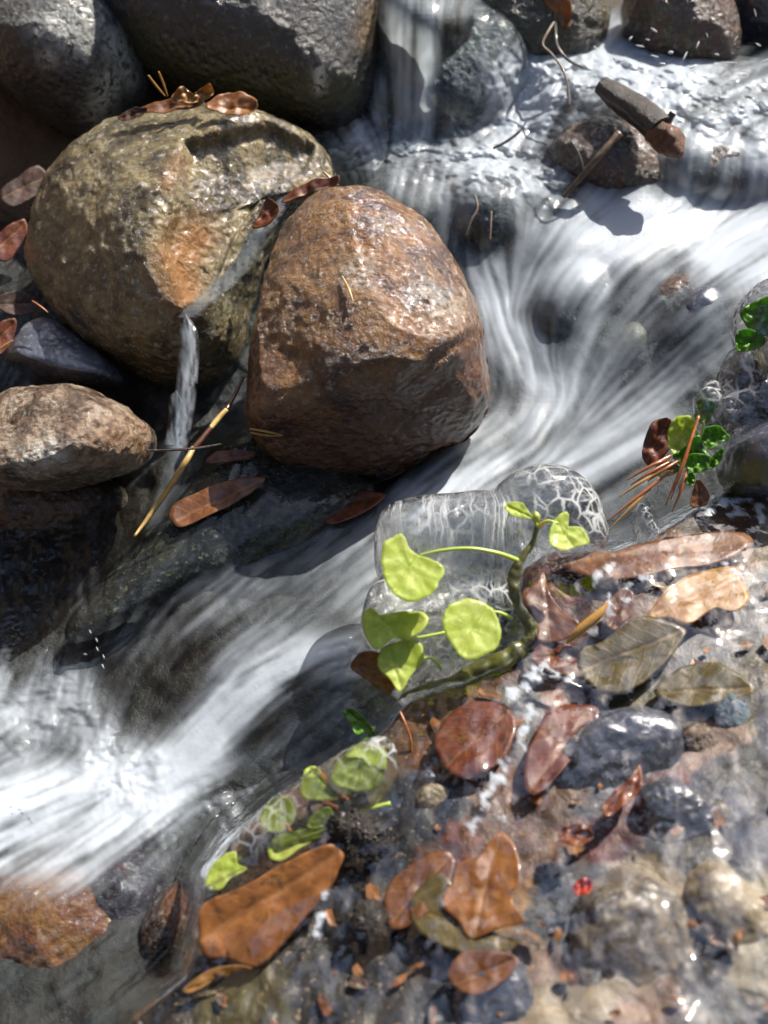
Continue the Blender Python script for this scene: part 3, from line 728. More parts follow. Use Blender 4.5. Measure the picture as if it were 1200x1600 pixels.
boulder("pink_boulder", "mottled pinkish stone in the dark pool below the flat blue grey stone", "boulder",
        [(-60, 660), (-20, 622), (60, 602), (140, 610), (205, 645), (232, 685), (210, 730), (120, 760), (0, 760), (-60, 730)], 0.985, 0.09, M_PINK, amp=0.09, fine=.03, planes=[((-.3, .5, .8), .62)], seed=6.1, stain=[([(150, 700), (210, 690)], 40, .5)], moss=[([(60, 760), (200, 750)], 40, .5)], lichen=[([(40, 720), (85, 705)], 22, .6)])
boulder("drowned_stone", "brownish stone half drowned at the edge of the dark pool", "stone",
        [(-80, 760), (0, 725), (100, 735), (190, 760), (205, 800), (130, 850), (20, 860), (-80, 830)], sdep(80, 800) + 0.034, 0.05, M_RUST, level=6, amp=0.10, seed=9.2, fine=.05)
boulder("mossy_slab", "dark sloping slab with golden moss under the brown boulder", "rock slab",
        [(120, 975), (165, 905), (230, 830), (290, 740), (340, 680), (420, 650), (520, 705), (575, 750), (570, 790), (520, 826), (430, 868), (310, 915), (200, 975), (140, 1000)], 1.012, 0.05, M_MOSSROCK, veil=True, e=0.8, ez=1.0,
        amp=0.05, seed=4.4, fine=0.03, tilt=(0, -0.5), moss=[([(220, 850), (300, 820), (420, 780)], 60, .5)], stain=[([(400, 800), (430, 790)], 14, .5)])
boulder("fall_rock", "dark blue wet rock face behind the small waterfall", "rock",
        [(575, 60), (620, 15), (720, 10), (800, 40), (815, 110), (790, 180), (740, 225), (640, 225), (580, 200)], sdep(690, 120) + 0.07, 0.07, M_SLATE, veil=True, amp=0.07, seed=7.3, fine=0.04, planes=[((0, .3, .9), .6)], moss=[([(780, 70)], 40, .5)])
boulder("mossy_rock", "green mossy rock at the top behind the hanging twigs", "rock",
        [(715, 40), (740, -30), (820, -70), (900, -50), (945, 10), (940, 80), (900, 120), (830, 130), (760, 100)], sdep(840, 120) + 0.05, 0.07, M_MOSSROCK, level=6, amp=0.08, seed=1.2, fine=0.04, moss=[([(760, 20), (860, 40)], 70, .95)])
boulder("brown_rock", "dark brown rock under the blue stone behind the splash", "rock",
        [(975, 40), (990, -30), (1060, -60), (1130, 0), (1150, 60), (1140, 120), (1090, 130), (1040, 115), (1000, 90)], sdep(1060, 110) + 0.06, 0.07, M_RUST, level=6, amp=0.07, seed=2.9, moss=[([(1040, 20), (1080, 90)], 50, .5)])
boulder("blue_rock", "blue grey rock at the very top corner beyond the splash", "rock",
        [(1050, -60), (1150, -110), (1290, -80), (1320, 30), (1290, 105), (1190, 110), (1120, 70), (1070, 10)], sdep(1180, 105) + 0.12, 0.10, M_BLUE, level=6, amp=0.05, seed=3.9)
boulder("red_brown_rock", "red brown wet rock under the broken branch", "rock",
        [(850, 240), (880, 205), (940, 190), (1010, 215), (1060, 260), (1060, 310), (1000, 335), (930, 318), (870, 290)], sdep(960, 260) + 0.03, 0.055, M_RUST, level=6, amp=0.08, seed=5.2, fine=0.05)
boulder("ledge_rock", "rust brown ledge with white water pouring over it", "rock",
        [(990, 250), (1050, 222), (1150, 225), (1280, 230), (1300, 300), (1200, 335), (1110, 335), (1030, 325)], sdep(1140, 280) + 0.040, 0.055, M_RUST, veil=True, level=6, amp=0.07, seed=6.7, fine=0.04, stain=[([(1080, 300), (1200, 300)], 30, .6)])
boulder("veiled_rock", "grey green rock veiled by thin water behind the brown boulder", "rock",
        [(672, 330), (700, 285), (760, 268), (822, 288), (848, 335), (836, 395), (790, 425), (730, 420), (690, 385)], sdep(765, 345) + 0.055, 0.07, rock_mat("grey_green_rock", [(0.03, 0.03, 0.022), (0.10, 0.095, 0.075), (0.22, 0.21, 0.18)], scale=22, speck_amt=0.5, stain=(0.26, 0.14, 0.04), moss=(0.025, 0.025, 0.01), rough=(0.06, 0.3)),
        level=6, amp=0.06, seed=1.9, fine=0.05, veil=True, stain=[([(812, 340), (805, 390)], 13, .8), ([(705, 290)], 12, .8)], moss=[([(720, 400), (790, 415)], 34, .8)])
boulder("wet_dark_stone", "dark blue green stone in the gap between two sheets of white water", "stone",
        [(838, 480), (860, 440), (900, 420), (940, 440), (935, 490), (905, 540), (870, 560), (845, 530)], sdep(890, 490) + 0.034, 0.045, M_SLATE, veil=True, level=6, amp=0.06, seed=8.8, moss=[([(860, 520), (880, 545)], 25, .6)])
for k, (nm, lb, ol, mt, sdp) in enumerate([
    ("drowned_stone", "brown stone showing through the sliding water sheet", [(1010, 470), (1050, 430), (1095, 440), (1085, 490), (1030, 520)], M_RUST, 1.3),
    ("drowned_stone", "dark blue stone showing through the sliding water sheet", [(1050, 500), (1090, 450), (1130, 460), (1130, 520), (1080, 545)], M_BLUE, 2.3),
    ("drowned_stone", "pale stone showing through the water sheet beside the dark gap", [(955, 540), (985, 505), (1010, 520), (1000, 560), (965, 570)], M_TAN, 3.3)]):
    cu, cv = np.mean(ol, 0)
    boulder(nm, lb, "stone", ol, sdep(cu, cv) + 0.030, 0.025, mt, level=5, amp=0.06, seed=sdp)
boulder("mossy_stone", "rounded blue grey stone with a mossy base beside the green seedlings", "stone",
        [(1128, 745), (1135, 700), (1165, 670), (1210, 655), (1290, 670), (1300, 740), (1250, 775), (1160, 775)], 0.865, 0.05, M_BLUE, level=6, amp=0.05, seed=4.0, moss=[([(1140, 750), (1200, 735), (1280, 745)], 26, 1.0)])
boulder("dark_bank_rock", "dark wet rock carrying the ice coated leaves at the water's edge", "rock",
        [(1120, 600), (1150, 545), (1200, 515), (1330, 500), (1360, 640), (1290, 720), (1190, 700), (1130, 665)], 0.92, 0.05, M_MOSSROCK, level=6, amp=0.08, seed=5.0, fine=0.05)
# stones lying on the bank under the film of water
for nm, lb, ol, mt, th_, sk, lift in [
    ("tan_stone", "pale tan stone under clear water at the lower corner of the bank", [(1070, 1390), (1110, 1345), (1165, 1375), (1230, 1440), (1240, 1530), (1180, 1560), (1120, 1500), (1085, 1445)], M_TAN, .03, 1.1, .012),
    ("grey_stone", "big grey tan speckled stone under clear water near the bottom edge", [(860, 1520), (900, 1420), (970, 1360), (1050, 1380), (1090, 1470), (1110, 1580), (1000, 1680), (880, 1640)], rock_mat("grey_tan_stone", [(0.12, 0.105, 0.09), (0.30, 0.25, 0.19), (0.42, 0.34, 0.24)], scale=24, speck_amt=0.6, bump=.5, grain=.004), .035, 2.1, .014),
    ("blue_stone", "smooth blue grey stone under clear water below the olive leaf", [(855, 1210), (890, 1150), (960, 1110), (1040, 1120), (1060, 1190), (1030, 1290), (960, 1340), (880, 1310)], M_BLUE, .03, 3.1, .012),
    ("pale_blue_stone", "small pale blue stone with a bright face under the right bank water", [(1110, 1110), (1135, 1080), (1165, 1100), (1165, 1140), (1130, 1150)], rock_mat("pale_blue_stone", [(0.10, 0.16, 0.20), (0.22, 0.32, 0.38), (0.34, 0.44, 0.5)], scale=20, speck_amt=0.2), .012, 4.1, .008),
    ("pink_stone", "small pinkish stone under the water above the blue grey one", [(1060, 1150), (1080, 1130), (1115, 1140), (1115, 1175), (1080, 1180)], M_PINK, .012, 5.1, .006),
    ("round_pebble", "round grey green pebble at the foot of the icy stem", [(648, 1245), (665, 1225), (695, 1225), (705, 1245), (690, 1265), (660, 1265)], M_TAN, .012, 6.1, .008),
    ("blue_pebble", "dark blue pebble beside the red needle stuck in the bank ice", [(650, 1215), (668, 1200), (690, 1210), (690, 1225), (660, 1230)], M_BLUE, .010, 7.1, .010),
    ("purple_stone", "flat purplish stone under the shallow water beside the drowned orange leaf", [(1000, 1240), (1060, 1220), (1120, 1270), (1130, 1340), (1070, 1350), (1010, 1310)], M_BLUE, .018, 8.1, .006),
    ("lilac_stone", "lilac grey stone at the bottom of the frame beneath the drowned orange leaf", [(700, 1560), (740, 1500), (800, 1500), (850, 1560), (840, 1650), (740, 1660)], M_BLUE, .022, 9.1, .010)]:
    cu, cv = np.mean(ol, 0)
    boulder(nm, lb, "pebble" if "pebble" in nm else "stone", ol, bdep(cu, cv) + th_ - 0.0042, th_, mt, level=6, amp=0.12, seed=sk, fine=0.02, ez=0.45, e=.75)
boulder("amber_stone", "rounded amber orange stone seen through shallow water at the lower corner of the pool", "stone",
        [(-90, 1440), (0, 1375), (110, 1365), (200, 1410), (222, 1480), (195, 1540), (115, 1592), (10, 1575), (-80, 1530)], sdep(90, 1480) + .058, .045, rock_mat("amber_stone", [(0.06, 0.016, 0.006), (0.36, 0.10, 0.018), (0.55, 0.22, 0.045), (0.20, 0.10, 0.03)], scale=20, speck_amt=0.4), level=6, amp=0.10, seed=12.1, fine=0.06)
boulder("brown_stone", "rust brown drowned stone wedged between the purplish stone and the near ice", "stone",
        [(225, 1440), (255, 1390), (300, 1375), (320, 1420), (300, 1500), (250, 1530), (225, 1500)], sdep(265, 1450) + .034, .035, rock_mat("rust_stone", [(0.03, 0.012, 0.006), (0.16, 0.06, 0.02), (0.24, 0.11, 0.04)], scale=20), level=6, amp=0.10, seed=14.1, fine=0.06)
boulder("purple_stone", "dark purplish stone drowned beside the amber one below the foam", "stone",
        [(120, 1400), (150, 1350), (215, 1330), (260, 1370), (245, 1440), (190, 1480), (140, 1450)], sdep(190, 1400) + .041, .035, rock_mat("purple_stone", [(0.02, 0.012, 0.016), (0.08, 0.05, 0.07), (0.14, 0.07, 0.06)], scale=20), level=6, amp=0.10, seed=13.1, fine=0.06)
boulder("mossy_clod", "black mossy clod of earth on the bank below the big orange leaf", "clod",
        [(330, 1560), (380, 1500), (470, 1470), (560, 1480), (650, 1500), (690, 1560), (690, 1680), (520, 1720), (350, 1660)], 0.72, 0.022, M_MOSSROCK, level=7, amp=0.12, seed=3.7, fine=0.10, moss=[([(400, 1560), (640, 1600)], 90, .55)])
boulder("seed_cone", "round black alder cone beside the big orange leaf", "cone",
        [(548, 1440), (560, 1415), (590, 1410), (608, 1430), (606, 1465), (585, 1482), (558, 1472)], bdep(578, 1445) - 0.006, 0.014, simple_mat("alder_cone", [(0.008, 0.006, 0.004), (0.03, 0.02, 0.012)], scale=120, bump=1.0, dist=0.004), level=6, amp=0.22, seed=1.4, fine=0.35)
boulder("seed_cone", "ragged dark alder cone above the big orange leaf's tip", "cone",
        [(512, 1300), (530, 1270), (570, 1268), (600, 1290), (606, 1330), (580, 1352), (540, 1345)], bdep(555, 1310) - 0.008, 0.016, bpy.data.materials["alder_cone"], level=6, amp=0.25, seed=2.4, fine=0.4)

# ---- the water surface: thin sheets cling to the rocks they pour over
def front_depth(lst):
    g = np.full((NRW // 2 + 1, NCW // 2 + 1), 9.0)
    for uu, vv, d in lst:
        i = np.rint((vv - vs[0]) / (2 * STEP)).astype(int); j = np.rint((uu - us[0]) / (2 * STEP)).astype(int)
        k = (i >= 0) & (j >= 0) & (i < g.shape[0]) & (j < g.shape[1])
        np.minimum.at(g, (i[k], j[k]), d[k])
    h = g.copy()
    for di in (-1, 0, 1):
        for dj in (-1, 0, 1): h = np.minimum(h, np.roll(np.roll(g, di, 0), dj, 1))
    return np.repeat(np.repeat(h, 2, 0), 2, 1)[:NRW, :NCW]
RD = front_depth(VEILS)
cling = np.minimum(dw, RD - 0.004)
msk = blur((RD - 0.004 < dw).astype(float), 6)
msk = sstep(0, .35, msk)
dw = dw * (1 - msk) + blur(cling, 4) * msk
PW = PD(UU, VV, dw)
lump = fbm(PW * 38.0, 3)
lump2 = np.abs(perlin(PW * 95.0))
dw2 = dw - 0.0016 * L3 * (0.5 + DENS) - 0.0007 * L2 * (0.6 + 0.6 * DENS) - 0.00022 * L1 - TURB * (0.019 * lump + 0.005 * lump2) - 0.0025 * fbm(PW * 14.0, 2)
foam = np.clip(foam * (1 - 0.25 * TURB * sstep(0.0, -0.5, lump)) , 0, 0.97)
foam = np.clip(foam - TURB * 0.2 * sstep(0.10, 0.0, lump2) * sstep(0.95, 0.5, DENS), 0, 1)
PW = PD(UU, VV, dw2)

M_WATER = water_mat("stream_water", tint=(0.66, 0.72, 0.74), rip=90, ripamt=0.22)
sdB = upsample(bank_sd(UU[::4, ::4], VV[::4, ::4]))
keepw = sdB > -110
F = grid_faces(NRW, NCW, keepw)
Vw, F, used = compact(PW.reshape(-1, 3), F)
me = mesh_np("stream_water", Vw, F)
attr(me, 'foam', foam.ravel()[used])
tag(link("stream_water", me, M_WATER), kind='structure')


# ================================================================= LEAVES
def leaf_mesh(name, outline, base, tip, place, curl=0.0, wave=0.0, rings=9, thick=0.0004, seed=0.0, dense=6):
    """outline in picture px; place(u, v, h) -> 3-D points, h = height above the lying plane in m"""
    o = smooth_curve(outline, dense, True)
    c = o.mean(0); n = len(o)
    sz = np.mean(np.hypot(*(o - c).T))
    o = c + (o - c) * (1 + 0.05 * fbm(np.stack([o[:, 0] / sz * 2.5 + c[0], o[:, 1] / sz * 2.5, np.zeros(n)], 1), 3, .7))[:, None]
    P2 = [c[None]]
    for k in range(1, rings + 1): P2.append(c + (o - c) * (k / rings))
    P2 = np.concatenate(P2)
    ax = np.array(tip, float) - np.array(base, float); L = np.hypot(*ax); ax /= L; sx = np.array([-ax[1], ax[0]])
    lx = (P2 - base) @ ax / L; ly = (P2 - base) @ sx / L
    h = curl * (ly * 2) ** 2 + 0.4 * curl * (lx - .5) ** 2 * 4 + wave * fbm(np.stack([lx * 3 + seed, ly * 3, np.full(len(lx), seed)], 1), 3) - 0.0012 * np.exp(-(ly / .03) ** 2)
    V = place(P2[:, 0], P2[:, 1], h)
    F3 = [(0, 1 + i, 1 + (i + 1) % n) for i in range(n)]
    F4 = []
    for k in range(rings - 1):
        a, b = 1 + k * n, 1 + (k + 1) * n
        for i in range(n): F4.append((a + i, b + i, b + (i + 1) % n, a + (i + 1) % n))
    ctr = V.mean(0)
    me = bpy.data.meshes.new(name)
    me.from_pydata([tuple(x) for x in (V - ctr)], [], F3 + F4)
    uvl = me.uv_layers.new(name="UVMap")
    for lp in me.loops:
        i = lp.vertex_index; uvl.data[lp.index].uv = (lx[i], ly[i] + 0.5)
    for p in me.polygons: p.use_smooth = True
    return me, ctr
def finish_leaf(o, thick=0.0004):
    md = o.modifiers.new("thickness", 'SOLIDIFY'); md.thickness = thick; md.offset = 0
    return o
def on_surface(dep_fn, lift):
    return lambda u, v, h: PD(u, v, dep_fn(u, v) - lift - h)
def on_plane(anchor, dep, nrm):
    n = np.array(nrm, float); n /= np.linalg.norm(n)
    if n @ FWD > 0: n = -n
    a = PD(anchor[0], anchor[1], dep)
    def f(u, v, h):
        r = ray(u, v)
        t = ((a - CAM) @ n) / (r @ n)
        return CAM + r * t[:, None] + h[:, None] * n
    return f
def leaf(name, label, cat, outline, base, tip, place, mat, group=None, parent=None, **kw):
    me, c = leaf_mesh(name, outline, base, tip, place, **kw)
    o = finish_leaf(link(name, me, mat, parent=parent, loc=c if parent is None else Vector(c) - parent.location))
    if parent is None: tag(o, label, cat, group)
    return o
LB = leaf_mat("brown_leaf", [(0.06, 0.02, 0.008), (0.15, 0.055, 0.02), (0.24, 0.10, 0.035)], trans=0.25)
LR = leaf_mat("red_brown_leaf", [(0.05, 0.012, 0.006), (0.14, 0.035, 0.014), (0.24, 0.075, 0.03)], trans=0.3)
LO = leaf_mat("orange_leaf", [(0.13, 0.045, 0.012), (0.26, 0.10, 0.025), (0.36, 0.16, 0.04)], trans=0.3, spots=0.6)
LY = leaf_mat("ochre_leaf", [(0.22, 0.10, 0.025), (0.36, 0.18, 0.045), (0.46, 0.27, 0.08)], trans=0.3, spots=0.3)
LV = leaf_mat("olive_leaf", [(0.04, 0.03, 0.008), (0.085, 0.065, 0.018), (0.13, 0.095, 0.03)], trans=0.2, spots=0.4)
LD = leaf_mat("dark_leaf", [(0.012, 0.006, 0.004), (0.04, 0.014, 0.008), (0.09, 0.03, 0.015)], trans=0.15, coat=0, rough=.6)
LG = leaf_mat("green_leaf", [(0.38, 0.47, 0.06), (0.48, 0.56, 0.11), (0.60, 0.65, 0.22)], trans=0.6, vein=(0.62, 0.66, 0.35), spots=0.25, spot_col=(0.20, 0.22, 0.05), trans_gain=1.6, rough=0.45, coat=0.25, palmate=True)
LG2 = leaf_mat("deep_green_leaf", [(0.06, 0.17, 0.01), (0.12, 0.29, 0.02), (0.20, 0.40, 0.04)], trans=0.5, vein=(0.3, 0.5, 0.1), spots=0.15, spot_col=(.04,.07,.01), trans_gain=1.6, rough=0.3, palmate=True)

S = on_surface
def bk(l=0.004): return on_surface(depth_bank, l)
def st(l=0.004): return on_surface(depth_stream, l)
cn = (0.0, -0.72, 0.70)
leaf("brown_leaf", "brown leaf with curled edge on top of the speckled boulder", "dead leaf", [(320, 170), (345, 150), (375, 148), (398, 158), (402, 172), (385, 180), (350, 178)], (320, 168), (402, 170), on_plane((360, 168), rdep(360, 176) - .010, (.1, -.5, .85)), LO, curl=0.012, wave=0.006)
leaf("brown_leaf", "long reddish leaf lying along the top of the speckled boulder", "dead leaf", [(215, 172), (250, 158), (300, 152), (320, 162), (290, 170), (240, 178)], (215, 174), (320, 160), on_plane((265, 170), rdep(265, 182) - .008, (-.1, -.45, .88)), LB, curl=0.008, wave=0.006)
leaf("brown_leaf", "small crumpled pale leaf standing up on the speckled boulder", "dead leaf", [(268, 155), (285, 135), (300, 150), (325, 132), (332, 150), (300, 162)], (270, 158), (330, 140), on_plane((300, 160), rdep(300, 174) - .010, (.2, -.9, .5)), LY, curl=0.01, wave=0.012)
leaf("brown_leaf", "dark leaf hanging over the rim of the speckled boulder", "dead leaf", [(185, 185), (205, 170), (232, 170), (222, 180), (196, 190)], (185, 187), (232, 170), on_plane((208, 182), rdep(212, 196) - .004, (-.3, -.5, .8)), LD, curl=0.006, wave=0.004)
leaf("red_leaf", "red leaf wedged between the two big boulders", "dead leaf", [(395, 358), (408, 330), (418, 312), (432, 318), (440, 335), (425, 352)], (395, 360), (425, 312), on_plane((417, 335), 1.0, (-.2, -.6, .75)), LR, curl=0.008, wave=0.004)
leaf("red_leaf", "ragged red strip of leaf along the top of the brown boulder", "dead leaf", [(440, 315), (465, 292), (500, 280), (530, 278), (525, 290), (490, 296), (460, 312)], (440, 316), (530, 282), on_plane((485, 295), 1.03, (-.1, -.5, .85)), LR, curl=0.006, wave=0.006)
leaf("brown_leaf", "large wet brown leaf on the mossy slab below the brown boulder", "dead leaf", [(265, 805), (275, 785), (310, 768), (350, 752), (405, 745), (412, 752), (390, 772), (350, 795), (300, 818), (278, 824)], (412, 748), (266, 818), on_plane((340, 785), rdep(340, 785) - .007, (-.05, -.35, .93)), LB, curl=0.004, wave=0.004)
leaf("brown_leaf", "small brown leaf on the slab beside the yellow stalk", "dead leaf", [(322, 722), (335, 708), (365, 703), (400, 708), (390, 716), (350, 722)], (322, 724), (400, 708), on_plane((360, 713), rdep(360, 713) - .006, (0, -.35, .93)), LR, curl=0.004, wave=0.003)
leaf("red_leaf", "dark red leaf drowned at the foot of the brown boulder", "dead leaf", [(490, 790), (505, 772), (545, 768), (590, 768), (600, 778), (570, 800), (525, 818), (500, 812)], (490, 800), (600, 772), st(0.012), LR, curl=0.003, wave=0.003)
leaf("red_leaf", "rusty leaf poking out of the ice edge beside the chute", "dead leaf", [(548, 1042), (560, 1022), (585, 1016), (605, 1030), (620, 1060), (610, 1085), (590, 1075), (570, 1060)], (548, 1040), (618, 1080), on_plane((585, 1050), 0.80, cn), LO, curl=0.006, wave=0.006)
leaf("orange_leaf", "big orange leaf in the foreground with small dark spots", "dead leaf", [(312, 1420), (330, 1405), (380, 1385), (450, 1345), (505, 1320), (530, 1325), (535, 1345), (515, 1390), (480, 1430), (440, 1475), (400, 1512), (360, 1500), (318, 1490), (310, 1455)], (535, 1330), (315, 1470), on_plane((420, 1420), bdep(420, 1420) - 0.022, (.1, -.62, .78)), LO, curl=0.006, wave=0.004, rings=14)
leaf("orange_leaf", "ragged orange leaf edge below the big orange leaf", "dead leaf", [(285, 1548), (310, 1525), (350, 1508), (395, 1512), (370, 1520), (330, 1535), (300, 1550)], (285, 1550), (395, 1512), on_plane((340, 1525), bdep(340, 1525) - 0.010, (.1, -.6, .8)), LY, curl=0.004, wave=0.004)
leaf("brown_leaf", "chestnut leaf behind the mossy stem beside the main ice", "dead leaf", [(812, 945), (822, 925), (840, 905), (850, 895), (858, 925), (880, 955), (905, 975), (890, 995), (850, 1005), (835, 990)], (850, 895), (860, 1005), bk(0.0135), LB, curl=0.006, wave=0.004)
leaf("brown_leaf", "small chestnut leaf tucked under the stem's elbow", "dead leaf", [(830, 1030), (845, 1005), (880, 1005), (908, 1020), (895, 1038), (860, 1045)], (830, 1030), (908, 1020), bk(0.0125), LR, curl=0.004, wave=0.003)
leaf("ochre_leaf", "ochre leaf with toothed edge under the gleaming film of water", "dead leaf", [(1010, 965), (1030, 935), (1065, 905), (1110, 890), (1150, 885), (1160, 905), (1170, 935), (1150, 955), (1120, 950), (1100, 960), (1075, 975), (1040, 965)], (1160, 900), (1012, 965), bk(0.0125), LY, curl=0.003, wave=0.003)
leaf("ochre_leaf", "broad rust brown leaf spread over the smooth lip of the bank", "dead leaf", [(870, 875), (920, 858), (1000, 850), (1080, 835), (1150, 830), (1180, 850), (1120, 880), (1050, 890), (980, 905), (910, 900)], (870, 880), (1180, 840), bk(0.0115), LB, curl=0.003, wave=0.003)
leaf("brown_leaf", "narrow brown leaf beside the white sparkling trickle", "dead leaf", [(945, 960), (955, 935), (975, 918), (990, 930), (985, 960), (965, 982), (950, 980)], (980, 920), (952, 982), bk(0.0135), LB, curl=0.003, wave=0.003)
leaf("olive_leaf", "large olive brown leaf lying flat below the ochre leaf", "dead leaf", [(905, 1015), (935, 1005), (965, 985), (1005, 962), (1060, 978), (1068, 995), (1040, 1035), (1000, 1070), (960, 1085), (920, 1070), (905, 1045)], (1068, 985), (908, 1050), bk(0.0135), LV, curl=0.002, wave=0.002, rings=12)
leaf("olive_leaf", "mustard stained leaf drowned between the olive leaf and the pale blue stone", "dead leaf", [(1020, 1080), (1060, 1045), (1110, 1035), (1150, 1050), (1180, 1080), (1130, 1095), (1070, 1105)], (1020, 1085), (1180, 1075), bk(0.0105), LV, curl=0.002, wave=0.003)
leaf("brown_leaf", "dark chestnut leaf under the water beside the white trickle", "dead leaf", [(820, 1190), (840, 1140), (860, 1110), (900, 1100), (935, 1108), (925, 1150), (890, 1190), (850, 1235), (825, 1240)], (930, 1105), (825, 1240), bk(0.0115), LR, curl=0.002, wave=0.003)
leaf("brown_leaf", "reddish drowned leaf between the icy stem and the white trickle", "dead leaf", [(680, 1150), (710, 1110), (760, 1095), (800, 1110), (805, 1150), (770, 1200), (720, 1215), (690, 1190)], (800, 1105), (690, 1205), bk(0.0115), LR, curl=0.002, wave=0.003)
leaf("orange_leaf", "pointed orange maple leaf lying drowned near the bottom edge", "dead leaf", [(690, 1410), (705, 1380), (715, 1350), (745, 1340), (780, 1300), (808, 1330), (812, 1380), (800, 1410), (820, 1440), (780, 1450), (738, 1468), (715, 1440)], (738, 1468), (780, 1305), bk(0.0125), LO, curl=0.003, wave=0.004, rings=12)
leaf("olive_leaf", "dull olive leaf under the pointed orange maple leaf", "dead leaf", [(640, 1420), (655, 1385), (690, 1365), (715, 1400), (745, 1465), (810, 1468), (780, 1490), (720, 1488), (660, 1460)], (640, 1420), (810, 1475), bk(0.0115), LV, curl=0.002, wave=0.003)
leaf("brown_leaf", "tan drowned leaf beside the round black alder cone", "dead leaf", [(600, 1400), (630, 1360), (690, 1330), (710, 1350), (690, 1400), (650, 1440), (612, 1450)], (705, 1335), (605, 1450), bk(0.0105), LB, curl=0.002, wave=0.003)
leaf("brown_leaf", "dark leaf with a pale edge at the bottom beside the mossy clod", "dead leaf", [(700, 1530), (720, 1490), (770, 1485), (810, 1500), (790, 1530), (740, 1555)], (700, 1545), (812, 1495), bk(0.0125), LB, curl=0.003, wave=0.003)
leaf("red_leaf", "crumpled pink red leaf scrap under the water on the blue grey stone", "dead leaf", [(940, 1262), (960, 1235), (985, 1215), (1000, 1195), (1003, 1225), (985, 1250), (950, 1275)], (1002, 1195), (940, 1272), bk(0.0185), LR, curl=0.004, wave=0.006)
leaf("red_leaf", "small bright red leaf scrap below the crumpled pink red one", "dead leaf", [(872, 1300), (890, 1288), (918, 1290), (925, 1310), (900, 1322), (880, 1315)], (872, 1302), (925, 1305), bk(0.0185), LR, curl=0.004, wave=0.006)
leaf("red_leaf", "tiny scarlet scrap in the dark gap between two drowned stones", "dead leaf", [(895, 1385), (910, 1372), (925, 1378), (920, 1395), (902, 1398)], (895, 1392), (925, 1378), bk(0.0155), leaf_mat("scarlet_leaf", [(0.25, 0.01, 0.006), (0.45, 0.03, 0.015), (0.5, 0.06, 0.02)]), curl=0.003, wave=0.004)
leaf("brown_leaf", "small curled brown leaf afloat against the foreground ice", "dead leaf", [(265, 1462), (280, 1445), (300, 1445), (305, 1460), (290, 1470)], (265, 1465), (305, 1450), st(0.004), LB, curl=0.004, wave=0.004)
leaf("red_leaf", "dark red leaf behind the needle bundle by the seedlings", "dead leaf", [(1003, 715), (1008, 685), (1020, 660), (1045, 655), (1055, 680), (1040, 710), (1020, 730)], (1005, 730), (1045, 655), on_plane((1025, 690), 0.90, (-.2, -.7, .7)), LR, curl=0.006, wave=0.006)
leaf("brown_leaf", "brown leaf triangle standing at the icy edge below the seedlings", "dead leaf", [(1078, 790), (1084, 760), (1092, 748), (1108, 772), (1100, 790)], (1092, 790), (1092, 748), on_plane((1092, 772), 0.835, (0, -.85, .5)), LB, curl=0.003, wave=0.002)
leaf("brown_leaf", "brown leaf hanging with the twigs above the splash", "dead leaf", [(850, 0), (855, -40), (885, -50), (893, 0), (892, 40), (880, 45), (865, 20)], (870, -50), (882, 45), on_plane((870, 10), 1.22, (-.2, -.9, .4)), LO, curl=0.01, wave=0.006)
for ol, b, t, lb, mt, dp in [
    ([(0, 300), (30, 275), (60, 260), (80, 285), (50, 310), (15, 325)], (0, 312), (80, 270), "dark red leaf in the shadowed crevice, topmost of those there", LD, 1.17),
    ([(-20, 390), (10, 355), (40, 345), (38, 380), (10, 410)], (-20, 405), (42, 345), "brown leaf in the crevice beside the speckled boulder's left flank", LR, 1.14),
    ([(-10, 470), (25, 455), (60, 470), (50, 490), (15, 492)], (-10, 478), (62, 472), "dark leaf in the crevice just above the flat blue grey stone", LD, 1.10),
    ([(-20, 540), (0, 505), (25, 500), (20, 530), (0, 555)], (-20, 550), (25, 500), "reddish leaf beside the end of the flat blue grey stone", LR, 1.07)]:
    leaf("dark_leaf", lb, "dead leaf", ol, b, t, on_plane(ol[0], dp, (.25, -.6, .75)), mt, curl=0.005, wave=0.003)

# ================================================================= STEMS, TWIGS, NEEDLES
def tube_mesh(name, pts, radii, seg=10, bumpy=0.0, seed=0.0, n=8):
    c = smooth_curve(pts, n); r = smooth_curve([[x] for x in radii], n)[:, 0]
    m = len(c)
    t = np.gradient(c, axis=0); t /= np.linalg.norm(t, axis=1)[:, None]
    ref = np.array([0.3, -0.2, 0.93]); a = np.cross(t, ref); a /= np.linalg.norm(a, axis=1)[:, None]; b = np.cross(t, a)
    th = np.arange(seg) * 2 * math.pi / seg
    ring = a[:, None] * np.cos(th)[None, :, None] + b[:, None] * np.sin(th)[None, :, None]
    V = c[:, None] + ring * r[:, None, None]
    if bumpy:
        V = V + ring * (bumpy * r[:, None] * fbm(V * (0.35 / r.mean()) + seed, 3))[..., None]
    V = V.reshape(-1, 3)
    ctr = V.mean(0)
    F = []
    for i in range(m - 1):
        for j in range(seg): F.append((i * seg + j, i * seg + (j + 1) % seg, (i + 1) * seg + (j + 1) % seg, (i + 1) * seg + j))
    me = bpy.data.meshes.new(name)
    me.from_pydata([tuple(v) for v in V - ctr], [], F + [tuple(range(seg))[::-1], tuple((m - 1) * seg + j for j in range(seg))])
    for p in me.polygons: p.use_smooth = len(p.vertices) == 4
    return me, ctr
def tube(name, pxs, r, mat, parent=None, **kw):
    """pxs: (u, v, depth)"""
    pts = [PD(float(u), float(v), float(d)) for u, v, d in pxs]
    rad = r if isinstance(r, (list, tuple)) else [r] * len(pts)
    me, c = tube_mesh(name, pts, rad, **kw)
    return link(name, me, mat, parent=parent, loc=c if parent is None else Vector(c) - parent.location)
